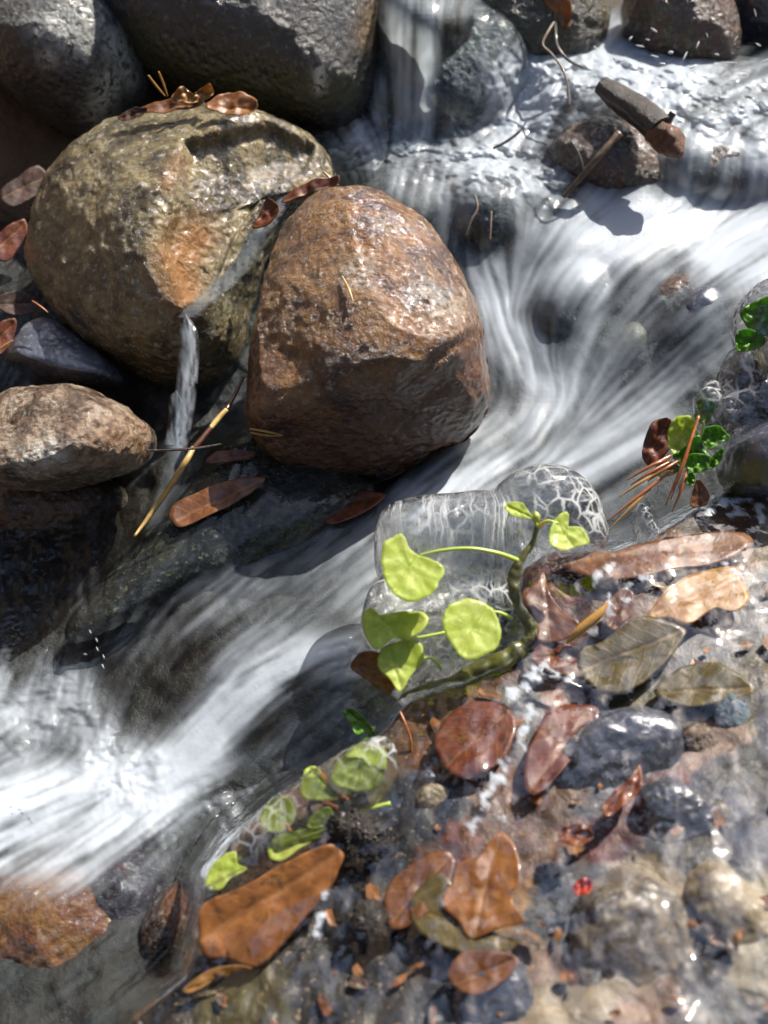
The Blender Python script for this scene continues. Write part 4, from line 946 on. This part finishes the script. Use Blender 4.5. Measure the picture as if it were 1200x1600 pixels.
M_STEM = simple_mat("mossy_stem", [(0.03, 0.03, 0.008), (0.07, 0.07, 0.018), (0.13, 0.13, 0.03)], scale=90, rough=0.4, bump=0.6, dist=0.001, coat=0.6)
M_PET = NT("green_petiole"); M_PET = M_PET.done(M_PET.bsdf(Base_Color=(0.34, 0.42, 0.07), Roughness=0.35, Coat_Weight=0.5, Subsurface_Weight=0.2))
M_BARK = simple_mat("wet_bark", [(0.012, 0.009, 0.007), (0.04, 0.028, 0.02), (0.09, 0.065, 0.045)], scale=90, rough=0.35, bump=1.0, dist=0.003, coat=0.5, stretch=(1, 1, 1))
M_RAW = simple_mat("broken_wood", [(0.03, 0.012, 0.006), (0.13, 0.05, 0.02), (0.24, 0.11, 0.05)], scale=130, rough=0.5, bump=1.0, dist=0.003)
M_TWIG = simple_mat("twig_bark", [(0.03, 0.02, 0.012), (0.10, 0.065, 0.035), (0.20, 0.14, 0.08)], scale=160, rough=0.45)
M_STRAW = simple_mat("straw", [(0.22, 0.13, 0.04), (0.45, 0.30, 0.10), (0.6, 0.46, 0.2)], scale=60, rough=0.4)
M_PALE = simple_mat("pale_twig", [(0.12, 0.08, 0.06), (0.28, 0.21, 0.17)], scale=160, rough=0.45)
M_NODE = simple_mat("stalk_node", [(0.03, 0.01, 0.005), (0.12, 0.04, 0.015)], scale=90, rough=0.4)
M_NEEDLE = simple_mat("rust_needle", [(0.16, 0.04, 0.012), (0.34, 0.10, 0.025), (0.45, 0.2, 0.05)], scale=40, rough=0.35, coat=0.5)
M_NEEDLE2 = simple_mat("gold_needle", [(0.35, 0.17, 0.04), (0.55, 0.32, 0.08)], scale=40, rough=0.35, coat=0.5)

# ---- the seedling frozen in the main ice
DI = 0.805
root = empty("ivy_sprig", PD(620.0, 1105.0, DI)); tag(root, "trailing sprig of light green leaves frozen into the large clear ice lump", "plant")
tube("stem", [(612, 1108, DI + .01), (650, 1086, DI), (720, 1060, DI - .008), (780, 1033, DI - .012), (822, 1008, DI - .012), (830, 985, DI - .012), (808, 942, DI - .012), (803, 905, DI - .012), (815, 872, DI - .012), (832, 848, DI - .012), (840, 818, DI - .012), (838, 806, DI - .012)],
     [.003, .0052, .0062, .0066, .0066, .0056, .0046, .0042, .0032, .0022, .0018, .002], M_STEM, root, bumpy=0.8, seg=20, n=14)
def petiole(pts, r): return tube("petiole", pts, r, M_PET, root, seg=8)
petiole([(655, 868, DI - .020), (690, 860, DI - .022), (735, 857, DI - .022), (780, 865, DI - .018), (812, 877, DI - .012)], [.001, .0014, .0015, .0018, .0022])
petiole([(758, 955, DI - .018), (780, 957, DI - .018), (800, 966, DI - .014)], [.001, .0013, .0016])
petiole([(872, 818, DI - .022), (855, 814, DI - .02), (840, 824, DI - .013)], [.0011, .0013, .0018])
petiole([(828, 806, DI - .016), (834, 812, DI - .014), (839, 822, DI - .013)], [.0011, .0013, .0016])
petiole([(612, 978, DI - .015), (630, 998, DI - .016), (660, 995, DI - .016), (695, 988, DI - .013)], [.0009, .0011, .0012, .0012])
petiole([(610, 1030, DI - .012), (640, 1035, DI - .012), (672, 1028, DI - .01), (690, 1045, DI - .008)], [.0009, .0011, .0012, .0012])
for ol, b, t, dp, n in [
    ([(598, 855), (607, 845), (622, 838), (632, 842), (640, 858), (655, 868), (672, 875), (690, 885), (694, 893), (685, 910), (680, 925), (665, 935), (645, 942), (625, 936), (608, 920), (599, 900), (596, 875)], (655, 868), (612, 928), DI - .022, (.1, -.38, .92)),
    ([(692, 965), (702, 948), (722, 938), (745, 938), (765, 948), (775, 962), (782, 985), (778, 1010), (760, 1022), (735, 1032), (720, 1025), (705, 1005), (693, 985)], (760, 953), (715, 1025), DI - .022, (.1, -.38, .92)),
    ([(857, 840), (862, 820), (876, 803), (888, 806), (885, 822), (905, 824), (915, 836), (919, 850), (900, 855), (880, 861), (860, 855)], (870, 818), (900, 858), DI - .022, (.15, -.36, .92)),
    ([(788, 790), (800, 784), (815, 786), (825, 798), (832, 809), (818, 809), (800, 806), (792, 800)], (832, 809), (788, 788), DI - .018, (.0, -.4, .9)),
    ([(567, 960), (580, 953), (595, 962), (620, 958), (660, 962), (665, 985), (640, 1000), (615, 998), (590, 1016), (575, 1002), (567, 980)], (612, 975), (570, 1000), DI - .016, (.05, -.36, .93)),
    ([(590, 1028), (600, 1012), (625, 1003), (655, 1010), (660, 1036), (642, 1056), (625, 1082), (610, 1062), (592, 1046)], (612, 1028), (628, 1078), DI - .016, (.1, -.36, .93))]:
    leaf("leaf", None, None, ol, b, t, on_plane(b, dp, n), LG, parent=root, curl=0.002, wave=0.0022)
tube("bud", [(838, 814, DI - .016), (838, 806, DI - .017), (836, 799, DI - .017)], [.0022, .003, .0008], M_PET, root, seg=8)
root = empty("green_leaflet", PD(580.0, 1140.0, .80)); tag(root, "single small green leaf poking up between the two lumps of ice", "plant")
leaf("leaf", None, None, [(537, 1112), (548, 1106), (565, 1117), (582, 1138), (570, 1146), (556, 1145), (548, 1130)], (580, 1140), (540, 1110), on_plane((560, 1128), .795, (-.2, -.7, .7)), LG2, parent=root, curl=.006, wave=.004)
tube("stem", [(578, 1138, .795), (592, 1136, .797), (606, 1128, .80)], [.0012, .0014, .0016], M_PET, root, seg=8)
# ---- greenery in the lower ice
D2 = 0.745
root = empty("ice_seedling", PD(520.0, 1290.0, D2)); tag(root, "cluster of pale green leaves sealed in ice above the big orange leaf", "plant")
for ol, b, t, n in [
    ([(322, 1388), (328, 1360), (345, 1340), (368, 1330), (372, 1350), (385, 1358), (360, 1372), (345, 1390)], (385, 1356), (325, 1388), (-.1, -.6, .8)),
    ([(410, 1290), (412, 1265), (430, 1245), (455, 1250), (462, 1275), (445, 1298), (425, 1300)], (460, 1290), (420, 1255), (-.2, -.6, .75)),
    ([(418, 1335), (430, 1308), (460, 1298), (510, 1290), (505, 1305), (470, 1325), (440, 1345)], (515, 1290), (420, 1338), (0, -.6, .8)),
    ([(474, 1245), (476, 1205), (495, 1198), (510, 1222), (530, 1245), (505, 1250)], (530, 1245), (480, 1200), (-.1, -.6, .8)),
    ([(518, 1222), (530, 1195), (560, 1172), (598, 1172), (602, 1195), (588, 1230), (550, 1235)], (560, 1238), (585, 1172), (.1, -.6, .8)),
    ([(480, 1290), (492, 1270), (515, 1262), (520, 1280), (500, 1295)], (520, 1285), (482, 1290), (.1, -.6, .8))]:
    leaf("leaf", None, None, ol, b, t, on_plane(b, bdep(*b) - .017, (n[0] * .5, -.36, .93)), LG, parent=root, curl=.002, wave=.0025)
for pts in ([(462, 1262), (480, 1256), (500, 1252), (528, 1262)], [(505, 1212), (520, 1235), (545, 1250)], [(440, 1318), (500, 1300), (560, 1270), (610, 1255)], [(452, 1258), (448, 1285), (455, 1300)]):
    tube("stem", [(u, v, bdep(u, v) - .017) for u, v in pts], [.0016] * len(pts), M_NEEDLE if pts[0][1] < 1300 else M_PET, root, seg=8)
# ---- seedlings at the right-hand bank
root = empty("green_seedling", PD(1085.0, 720.0, .86)); tag(root, "clump of fresh green seedling leaves beside the rust coloured needles", "plant")
for ol, b, t, dp, mt in [
    ([(1042, 685), (1048, 660), (1062, 650), (1082, 652), (1084, 675), (1070, 700), (1052, 712)], (1080, 665), (1048, 705), .855, LG),
    ([(1050, 712), (1068, 700), (1090, 680), (1100, 700), (1108, 720), (1085, 735), (1065, 728)], (1095, 690), (1065, 728), .850, LG2),
    ([(1072, 712), (1090, 708), (1110, 715), (1102, 735), (1082, 738), (1070, 728)], (1108, 715), (1075, 730), .846, LG2),
    ([(1096, 680), (1102, 668), (1120, 665), (1132, 672), (1140, 685), (1125, 692), (1112, 702), (1098, 694)], (1112, 690), (1140, 675), .852, LG2),
    ([(1085, 655), (1086, 635), (1098, 622), (1112, 625), (1114, 642), (1104, 660)], (1100, 662), (1098, 624), .865, LG2),
    ([(1104, 725), (1118, 708), (1130, 700), (1128, 718), (1112, 732)], (1128, 702), (1106, 732), .848, LG2),
    ([(1072, 745), (1080, 737), (1086, 745), (1082, 758), (1074, 756)], (1080, 738), (1078, 757), .842, LG2)]:
    leaf("leaf", None, None, ol, b, t, on_plane(b, dp, (-.2 + .2 * random.random(), -.75, .6)), mt, parent=root, curl=.004, wave=.005)
for pts in ([(1086, 668), (1092, 690), (1092, 730)], [(1108, 690), (1098, 710), (1092, 738)], [(1100, 655), (1097, 680), (1092, 720)]):
    tube("stem", [(u, v, .862) for u, v in pts], [.0012] * 3, M_PET, root, seg=8)
leaf("pale_leaf", "pale grey green leaf half hidden under the needle bundle", "leaf", [(1022, 735), (1030, 722), (1050, 722), (1062, 732), (1050, 742), (1030, 745)], (1024, 738), (1060, 730), on_plane((1040, 733), .872, (0, -.7, .7)), leaf_mat("pale_green_leaf", [(0.12, 0.15, 0.06), (0.2, 0.24, 0.1), (0.28, 0.3, 0.15)], spots=.1), curl=.004)
root = empty("frozen_seedling", PD(1190.0, 540.0, .86)); tag(root, "bright green round leaves sealed in the tall ice lump at the water's edge", "plant")
for ol, b, t, dp in [
    ([(1155, 490), (1172, 475), (1195, 465), (1225, 462), (1240, 490), (1225, 520), (1190, 525), (1168, 512)], (1200, 520), (1170, 480), .862),
    ([(1148, 535), (1150, 520), (1170, 515), (1195, 528), (1190, 542), (1160, 550), (1150, 548)], (1195, 535), (1150, 535), .858)]:
    leaf("leaf", None, None, ol, b, t, on_plane(b, dp, (-.1, -.75, .6)), LG2, parent=root, curl=.004, wave=.006)
tube("stem", [(1195, 525, .866), (1185, 550, .87), (1190, 580, .875)], [.0014] * 3, M_PET, root, seg=8)

# ---- needles
ND = [((1048, 712), (980, 750)), ((1045, 722), (985, 758)), ((1040, 730), (968, 776)), ((1050, 735), (948, 815)), ((1085, 668), (1048, 780)), ((1046, 716), (990, 742)), ((1030, 748), (950, 830)), ((1060, 720), (1012, 752)), ((1075, 730), (1050, 800)), ((1092, 650), (1040, 790))]
for k, (a, b) in enumerate(ND):
    o = tube("pine_needle", [(a[0], a[1], .848), ((a[0] + b[0]) / 2 + 3, (a[1] + b[1]) / 2 - 3, .842), (b[0], b[1], .848)], [.0012, .0014, .0005], M_NEEDLE if k % 4 != 2 else M_NEEDLE2, seg=7)
    tag(o, "rust coloured pine needle in the bundle beside the seedlings", "pine needle", "pine needles bundled beside the seedlings")
for k, (pts, lb, mt, gp) in enumerate([
    ([(232, 118, 1.06), (245, 135, 1.06), (258, 150, 1.065)], "golden needle standing at a slant on the speckled boulder, nearer the lichen boulder", M_NEEDLE2, None),
    ([(248, 112, 1.06), (256, 132, 1.06), (262, 150, 1.065)], "golden needle standing upright on the speckled boulder, beside the slanting one", M_NEEDLE2, None),
    ([(390, 670, .955), (415, 674, .953), (442, 680, .955)], "straight golden needle on the lower flank of the brown boulder", M_NEEDLE2, None),
    ([(392, 676, .955), (415, 680, .953), (440, 681, .955)], "second golden needle just under the straight one on the brown boulder", M_NEEDLE2, None),
    ([(505, 268, 1.05), (518, 280, 1.05), (530, 290, 1.05)], "short red needle on the top rim of the brown boulder", M_NEEDLE, None),
    ([(625, 1112, .77), (635, 1135, .765), (642, 1160, .765), (643, 1200, .77)], "bent red needle stuck in the bank ice below the stem", M_NEEDLE, None),
    ([(535, 432, .945), (545, 452, .945), (552, 472, .95)], "hair thin pale needle on the upper face of the brown boulder", M_STRAW, None),
    ([(0, 545, 1.05), (10, 538, 1.05), (20, 532, 1.05)], "gold needle in the dark crevice by the flat blue grey stone", M_NEEDLE2, None),
    ([(50, 470, 1.05), (62, 478, 1.05), (75, 488, 1.05)], "red needle in the dark crevice above the flat blue grey stone", M_NEEDLE, None),
    ([(885, 1005, .775), (905, 985, .772), (935, 960, .77), (950, 940, .77)], "broad amber blade beside the chestnut leaf on the bank", M_NEEDLE2, None)]):
    if k in (2, 3, 6): pts = [(u, v, rdep(u, v) - .0022) for u, v, d in pts]
    if k in (0, 1): pts = [(u, v, rdep(255, 178) - .02 + .01 * i) for i, (u, v, d) in enumerate(pts)]
    tag(tube("pine_needle", pts, [.0009] + [.0011 if k < 9 else .0035] * (len(pts) - 2) + [.0005], mt, seg=7), lb, "pine needle", gp)

# ---- the yellow stalk
root = empty("reed_stalk", PD(210.0, 838.0, .90)); tag(root, "long yellow reed stalk with brown joints leaning on the mossy slab", "reed stalk")
tube("stalk", [(210, 838, rdep(230, 838) - .008), (245, 790, rdep(262, 795) - .012), (285, 730, .945), (302, 700, .955)], [.0012, .0028, .0030, .0026], M_STRAW, root)
tube("joint", [(302, 701, .955), (312, 690, .958), (330, 668, .965)], [.0028, .0028, .0024], M_NODE, root)
tube("stalk", [(329, 669, .965), (340, 655, .97), (354, 640, .975)], [.0024, .0028, .0024], M_STRAW, root)
tube("joint", [(354, 640, .975), (365, 620, .985), (380, 590, .995)], [.0024, .002, .0015], M_NODE, root)
tag(tube("thin_twig", [(228, 704, .93), (270, 703, .925), (310, 700, .925), (345, 694, .93)], [.001, .0012, .0012, .0008], M_BARK), "thin dark twig crossing behind the yellow reed stalk", "twig")

# ---- the broken branch over the splash
root = empty("broken_branch", PD(1000.0, 190.0, 1.13)); tag(root, "short broken wet branch jutting out above the white water", "branch")
tube("branch", [(940, 132, 1.165), (985, 165, 1.150), (1010, 185, 1.135), (1030, 205, 1.125)], [.011, .0155, .0165, .0155], M_BARK, root, bumpy=.3, seg=40, n=22)
tube("broken_end", [(1026, 201, 1.126), (1042, 216, 1.118), (1055, 232, 1.112), (1063, 243, 1.109)], [.0152, .0148, .010, .004], M_RAW, root, bumpy=.7, seg=40, n=16)
tube("stub", [(1036, 195, 1.125), (1046, 184, 1.120), (1052, 176, 1.117)], [.007, .005, .0045], M_BARK, root, bumpy=.2)
root = empty("forked_twig", PD(890.0, 300.0, 1.13)); tag(root, "straight twig propped under the broken branch", "twig")
tube("twig", [(880, 308, 1.155), (905, 280, 1.145), (935, 245, 1.135), (968, 208, 1.135)], [.0025, .0035, .004, .0045], M_TWIG, root, bumpy=.2)
tube("side_shoot", [(912, 270, 1.140), (908, 250, 1.135), (900, 232, 1.135), (890, 218, 1.135)], [.0016, .0014, .0012, .0008], M_BARK, root)
root = empty("hanging_twig", PD(865.0, 0.0, 1.25)); tag(root, "thin bent twig hanging down from above the splash", "twig")
tube("twig", [(862, -60, 1.260), (866, 0, 1.230), (868, 50, 1.220), (872, 75, 1.210), (890, 95, 1.205), (916, 108, 1.200)], [.0025, .0025, .0022, .002, .0018, .001], M_BARK, root)
tube("side_shoot", [(869, 30, 1.225), (856, 50, 1.215), (848, 70, 1.210), (862, 85, 1.205), (880, 110, 1.195), (888, 140, 1.190), (890, 165, 1.185)], [.0018, .0018, .0016, .0015, .0014, .0012, .0008], M_TWIG, root)
RV = rdep(760, 345)
tag(tube("twig_scrap", [(742, 305, RV - .010), (746, 325, RV - .012), (736, 345, RV - .012), (728, 368, RV - .010)], [.0010, .0012, .0011, .0006], M_PALE), "short crooked pale twig on the grey green veiled rock", "twig")
tag(tube("twig_scrap", [(768, 330, RV - .010), (767, 350, RV - .012), (766, 375, RV - .012)], [.0009, .001, .0006], M_PALE), "thin straight pale twig on the grey green veiled rock", "twig")
tag(tube("twig_scrap", [(770, 232, 1.19), (790, 222, 1.185), (812, 205, 1.18), (822, 190, 1.18)], [.0016, .0018, .0015, .0008], M_BARK), "dark broken twig in the foam between waterfall and splash", "twig")
tag(tube("thin_twig", [(1135, 1090, .75), (1120, 1110, .742), (1100, 1130, .742)], [.003, .0032, .002], M_BARK), "short dark blue stick lying by the pale blue stone", "stick")
tag(tube("thin_twig", [(850, 1045, .765), (880, 1062, .76), (910, 1075, .757)], [.0014, .0016, .001], M_BARK), "dark curved twig lying below the small chestnut leaf", "twig")

# ================================================================= ICE
def ice_body(name, parts, mat, parent=None, vox=0.0022, crack=(), streak=()):
    """union of rounded lobes by voxel remesh, smoothed"""
    Vs, Fs, off = [], [], 0
    for ol, dep, th_, kw in parts:
        c, V, F, _, _ = solid(ol, dep, th_, level=5, **kw)
        Vs.append(V + c); Fs.append(F + off); off += len(V)
    V = np.concatenate(Vs); ctr = V.mean(0)
    tmp = bpy.data.objects.new("tmp", mesh_np("tmp", V - ctr, np.concatenate(Fs)))
    COL.objects.link(tmp)
    md = tmp.modifiers.new("r", 'REMESH'); md.mode = 'VOXEL'; md.voxel_size = vox
    s = tmp.modifiers.new("s", 'SMOOTH'); s.factor = 0.5; s.iterations = 10
    dg_ = bpy.context.evaluated_depsgraph_get()
    me = bpy.data.meshes.new_from_object(tmp.evaluated_get(dg_)); me.name = name
    bpy.data.objects.remove(tmp)
    me.materials.clear()
    for p in me.polygons: p.use_smooth = True
    co = np.empty(len(me.vertices) * 3, np.float32); me.vertices.foreach_get('co', co); co = co.reshape(-1, 3) + ctr
    uu, vv, _ = proj(co)
    attr(me, 'crack', blobs(uu, vv, crack)); attr(me, 'streak', blobs(uu, vv, streak))
    return link(name, me, mat, parent=parent, loc=ctr if parent is None else Vector(ctr) - parent.location)
M_ICE = ice_mat("clear_ice")
k0 = dict(amp=0.03, e=0.85, ez=0.8)
o = ice_body("ice_lump", [
    ([(585, 830), (600, 795), (650, 775), (720, 768), (790, 765), (840, 790), (850, 850), (800, 930), (740, 950), (690, 960), (620, 960), (590, 900)], .845, .034, dict(seed=1.0, **k0)),
    ([(770, 790), (785, 750), (830, 727), (880, 728), (920, 755), (943, 800), (948, 850), (900, 880), (820, 870)], .850, .034, dict(seed=2.0, **k0)),
    ([(565, 960), (580, 915), (620, 900), (680, 930), (700, 985), (680, 1040), (640, 1090), (610, 1085), (590, 1050), (567, 1000)], .825, .024, dict(seed=3.0, **k0)),
    ([(680, 900), (760, 900), (815, 940), (830, 1000), (760, 1045), (690, 1065), (660, 1030)], .825, .016, dict(seed=4.0, **k0))], M_ICE,
    crack=[([(850, 770), (915, 800), (880, 850)], 50, 1.0), ([(600, 915), (700, 925), (770, 925)], 34, .8), ([(600, 960), (640, 1030), (700, 1040), (790, 1000)], 34, .8), ([(640, 810), (760, 810)], 40, .35)], streak=[([(625, 815), (790, 815)], 46, .95), ([(600, 940), (640, 950)], 20, .5), ([(690, 905), (780, 915)], 24, .6)])
tag(o, "large clear ice lump full of white cracks at the edge of the chute", "ice")
o = ice_body("ice_lump", [
    ([(1148, 500), (1165, 460), (1200, 435), (1260, 430), (1290, 500), (1270, 560), (1200, 565), (1155, 550)], .885, .034, dict(seed=5.0, **k0)),
    ([(1125, 600), (1135, 560), (1155, 540), (1190, 560), (1195, 620), (1160, 640), (1130, 630)], .875, .022, dict(seed=6.0, **k0)),
    ([(1110, 640), (1150, 605), (1220, 590), (1260, 640), (1220, 680), (1140, 680)], .868, .018, dict(seed=6.5, **k0))], M_ICE, crack=[([(1170, 460), (1160, 520)], 30, .6), ([(1140, 600)], 30, .8)])
tag(o, "tall ice lump enclosing round green leaves at the water's edge", "ice")
o = ice_body("ice_lump", [([(1084, 630), (1090, 612), (1108, 605), (1125, 615), (1128, 645), (1112, 662), (1092, 658)], .858, .014, dict(seed=7.0, **k0)), ([(1098, 612), (1102, 597), (1115, 594), (1126, 602), (1122, 618), (1108, 622)], .86, .009, dict(seed=8.0, **k0))], M_ICE, vox=.0012, crack=[([(1110, 605)], 20, 1)])
tag(o, "small bubble of ice on top of the green seedlings", "ice")
o = ice_body("ice_lump", [([(988, 820), (992, 795), (1002, 785), (1014, 795), (1018, 815), (1030, 825), (1025, 842), (1000, 845)], .86, .014, dict(seed=9.0, **k0))], ice_mat("cracked_ice", 130, 1.0, .3), vox=.0012, crack=[([(1008, 815)], 60, 1)])
tag(o, "small frosty ice stub under the needle bundle", "ice")
o = ice_body("ice_lump", [
    ([(322, 1400), (330, 1350), (370, 1300), (430, 1245), (500, 1195), (560, 1160), (605, 1150), (625, 1190), (600, 1250), (540, 1300), (460, 1340), (390, 1385), (340, 1415)], bdep(470, 1285) - .014, .017, dict(seed=10.0, ctr=(470, 1285), **k0)),
    ([(190, 1600), (230, 1560), (285, 1520), (300, 1460), (312, 1395), (335, 1380), (345, 1430), (330, 1500), (300, 1545), (250, 1590), (215, 1630)], bdep(330, 1480) - .002, .010, dict(seed=11.0, ctr=(300, 1505), **k0))], ice_mat("smooth_ice", 75, .7, .5), crack=[([(540, 1160), (620, 1170)], 30, .9), ([(470, 1230), (380, 1310)], 26, .8), ([(310, 1440), (290, 1530), (220, 1600)], 14, .35)], streak=[([(450, 1270), (350, 1350)], 30, .4)])
tag(o, "low rim of ice with sealed green leaves along the near bank", "ice")

# ================================================================= small falls and drops
def ribbon(name, lines, width, mat):
    Vs, Fs, fo, off = [], [], [], 0
    for pts, wd, fm in lines:
        c = smooth_curve(pts, 10); n = len(c); m = 9
        t = np.linspace(-1, 1, m)
        for_i = []
        wv = wd * (.7 + 0.2 * np.sin(np.linspace(0, 5, n)) + np.linspace(0, .7, n)) * sstep(-.05, .2, np.linspace(0, 1, n))
        uu = c[:, 0:1] + wv[:, None] * t[None]; vv = np.repeat(c[:, 1:2], m, 1)
        dd = c[:, 2:3] + 0.004 * (t[None] ** 2) + 0.0015 * fbm(np.stack([uu * .12, vv * .03, np.zeros_like(uu)], -1), 3)
        Vs.append(PD(uu, vv, dd).reshape(-1, 3)); Fs.append(grid_faces(n, m) + off); off += n * m
        fo.append((fm * np.clip(.6 + .9 * fbm(np.stack([uu * .2, vv * .03, np.ones_like(uu)], -1), 3) - .8 * t[None] ** 2, 0, 1)).ravel())
    me = mesh_np(name, np.concatenate(Vs), np.concatenate(Fs)); attr(me, 'foam', np.concatenate(fo))
    return tag(link(name, me, mat), kind='structure')
ribbon("water_trickle", [([(u, v, rdep(u, v) - .004) for u, v in [(462, 296), (430, 325), (405, 360), (380, 405), (345, 445), (312, 475), (292, 496)]], 20, .30), ([(290, 490, .995), (295, 530, .985), (292, 600, .97), (285, 660, .96), (275, 700, .955)], 15, .6), ([(275, 610, .975), (278, 650, .965), (270, 695, .955)], 13, .5)], 1, M_WATER)
M_DROP = NT("droplet"); M_DROP = M_DROP.done(M_DROP.bsdf(Base_Color=(0.9, 0.93, 0.95), Roughness=0.08, Transmission_Weight=0.4, IOR=1.33))
def drops(lst, dep, label, group):
    for (u, v, a, L, wd) in lst:
        V, F = ico(3)
        d = np.array([math.cos(a), math.sin(a)])
        p = np.stack([V[:, 0] * L * .7, V[:, 1] * wd * .36, V[:, 2] * wd * .36], 1) * dep / FPX
        wv = (p[:, 0:1] * d[0] - p[:, 1:2] * d[1]) * RGT - (p[:, 0:1] * d[1] + p[:, 1:2] * d[0]) * UPV + p[:, 2:3] * FWD
        tag(link("water_drop", mesh_np("water_drop", wv, F), M_DROP, loc=PD(u, v, dep)), label, "water drop", group)
drops([(1022, 47, .6, 9, 4), (1000, 72, .2, 10, 3), (1023, 88, .3, 10, 3), (1070, 88, -1.1, 12, 4), (1048, 82, 0, 6, 6), (1012, 62, .3, 5, 3), (1140, 98, 0, 20, 2.5), (1195, 95, -.4, 12, 3), (1165, 112, .1, 14, 2), (1150, 60, -.9, 8, 2), (1180, 20, 1.3, 10, 2), (1105, 55, 1.2, 6, 2), (985, 60, -.8, 6, 4), (960, 92, .9, 5, 4), (1090, 70, -1.2, 9, 4), (1035, 100, .1, 7, 5), (1120, 85, .3, 6, 3), (1082, 105, -.5, 8, 4), (1185, 70, .5, 7, 3), (930, 75, 1.0, 6, 3)], 1.15, "bright drop flung up above the white splash", "water drops flying above the splash")
drops([(141, 987, 1.1, 5, 2), (151, 1000, 1.1, 5, 2), (152, 1014, 1.1, 5, 2), (162, 1026, 1.2, 5, 2), (161, 1041, 1.1, 5, 2), (133, 1022, .3, 4, 1.5)], .80, "tiny bright drop leaping beside the dark chute", "water drops beside the chute")

# ---- scraps of litter nobody could count under the bank film
V_, F_, off = [], [], 0
M_LIT = leaf_mat("litter", [(0.02, 0.010, 0.006), (0.14, 0.045, 0.014), (0.30, 0.12, 0.03), (0.05, 0.045, 0.05), (0.26, 0.19, 0.12)], trans=0.15, spots=.3)
for k in range(170):
    u, v = random.uniform(330, 1300), random.uniform(840, 1750)
    if bank_sd(np.array([u]), np.array([v]))[0] > -18: continue
    n = random.randint(5, 8); a0 = random.random() * 6.3; s = random.uniform(4, 26) ** 1.0; el = random.uniform(.25, .9); rt = random.random() * 3.14
    pu, pv = [u], [v]
    for i in range(n):
        r_ = s * random.uniform(.6, 1.1); t = a0 + i * 6.283 / n
        x, y = r_ * math.cos(t), r_ * math.sin(t) * el
        pu.append(u + x * math.cos(rt) - y * math.sin(rt)); pv.append(v + x * math.sin(rt) + y * math.cos(rt))
    pu, pv = np.array(pu), np.array(pv)
    p = PD(pu, pv, depth_bank(pu, pv) - random.uniform(.0, .002) - 0.002 * RNG.random(n + 1))
    V_ += [tuple(x) for x in p]; F_ += [(off, off + 1 + i, off + 1 + (i + 1) % n) for i in range(n)]; off += n + 1
me = bpy.data.meshes.new("leaf_litter"); me.from_pydata(V_, [], F_); me.uv_layers.new(name="UVMap")
tag(finish_leaf(link("leaf_litter", me, M_LIT)), "scraps of wet leaf litter strewn over the bank under the water", "leaf litter", kind='stuff')
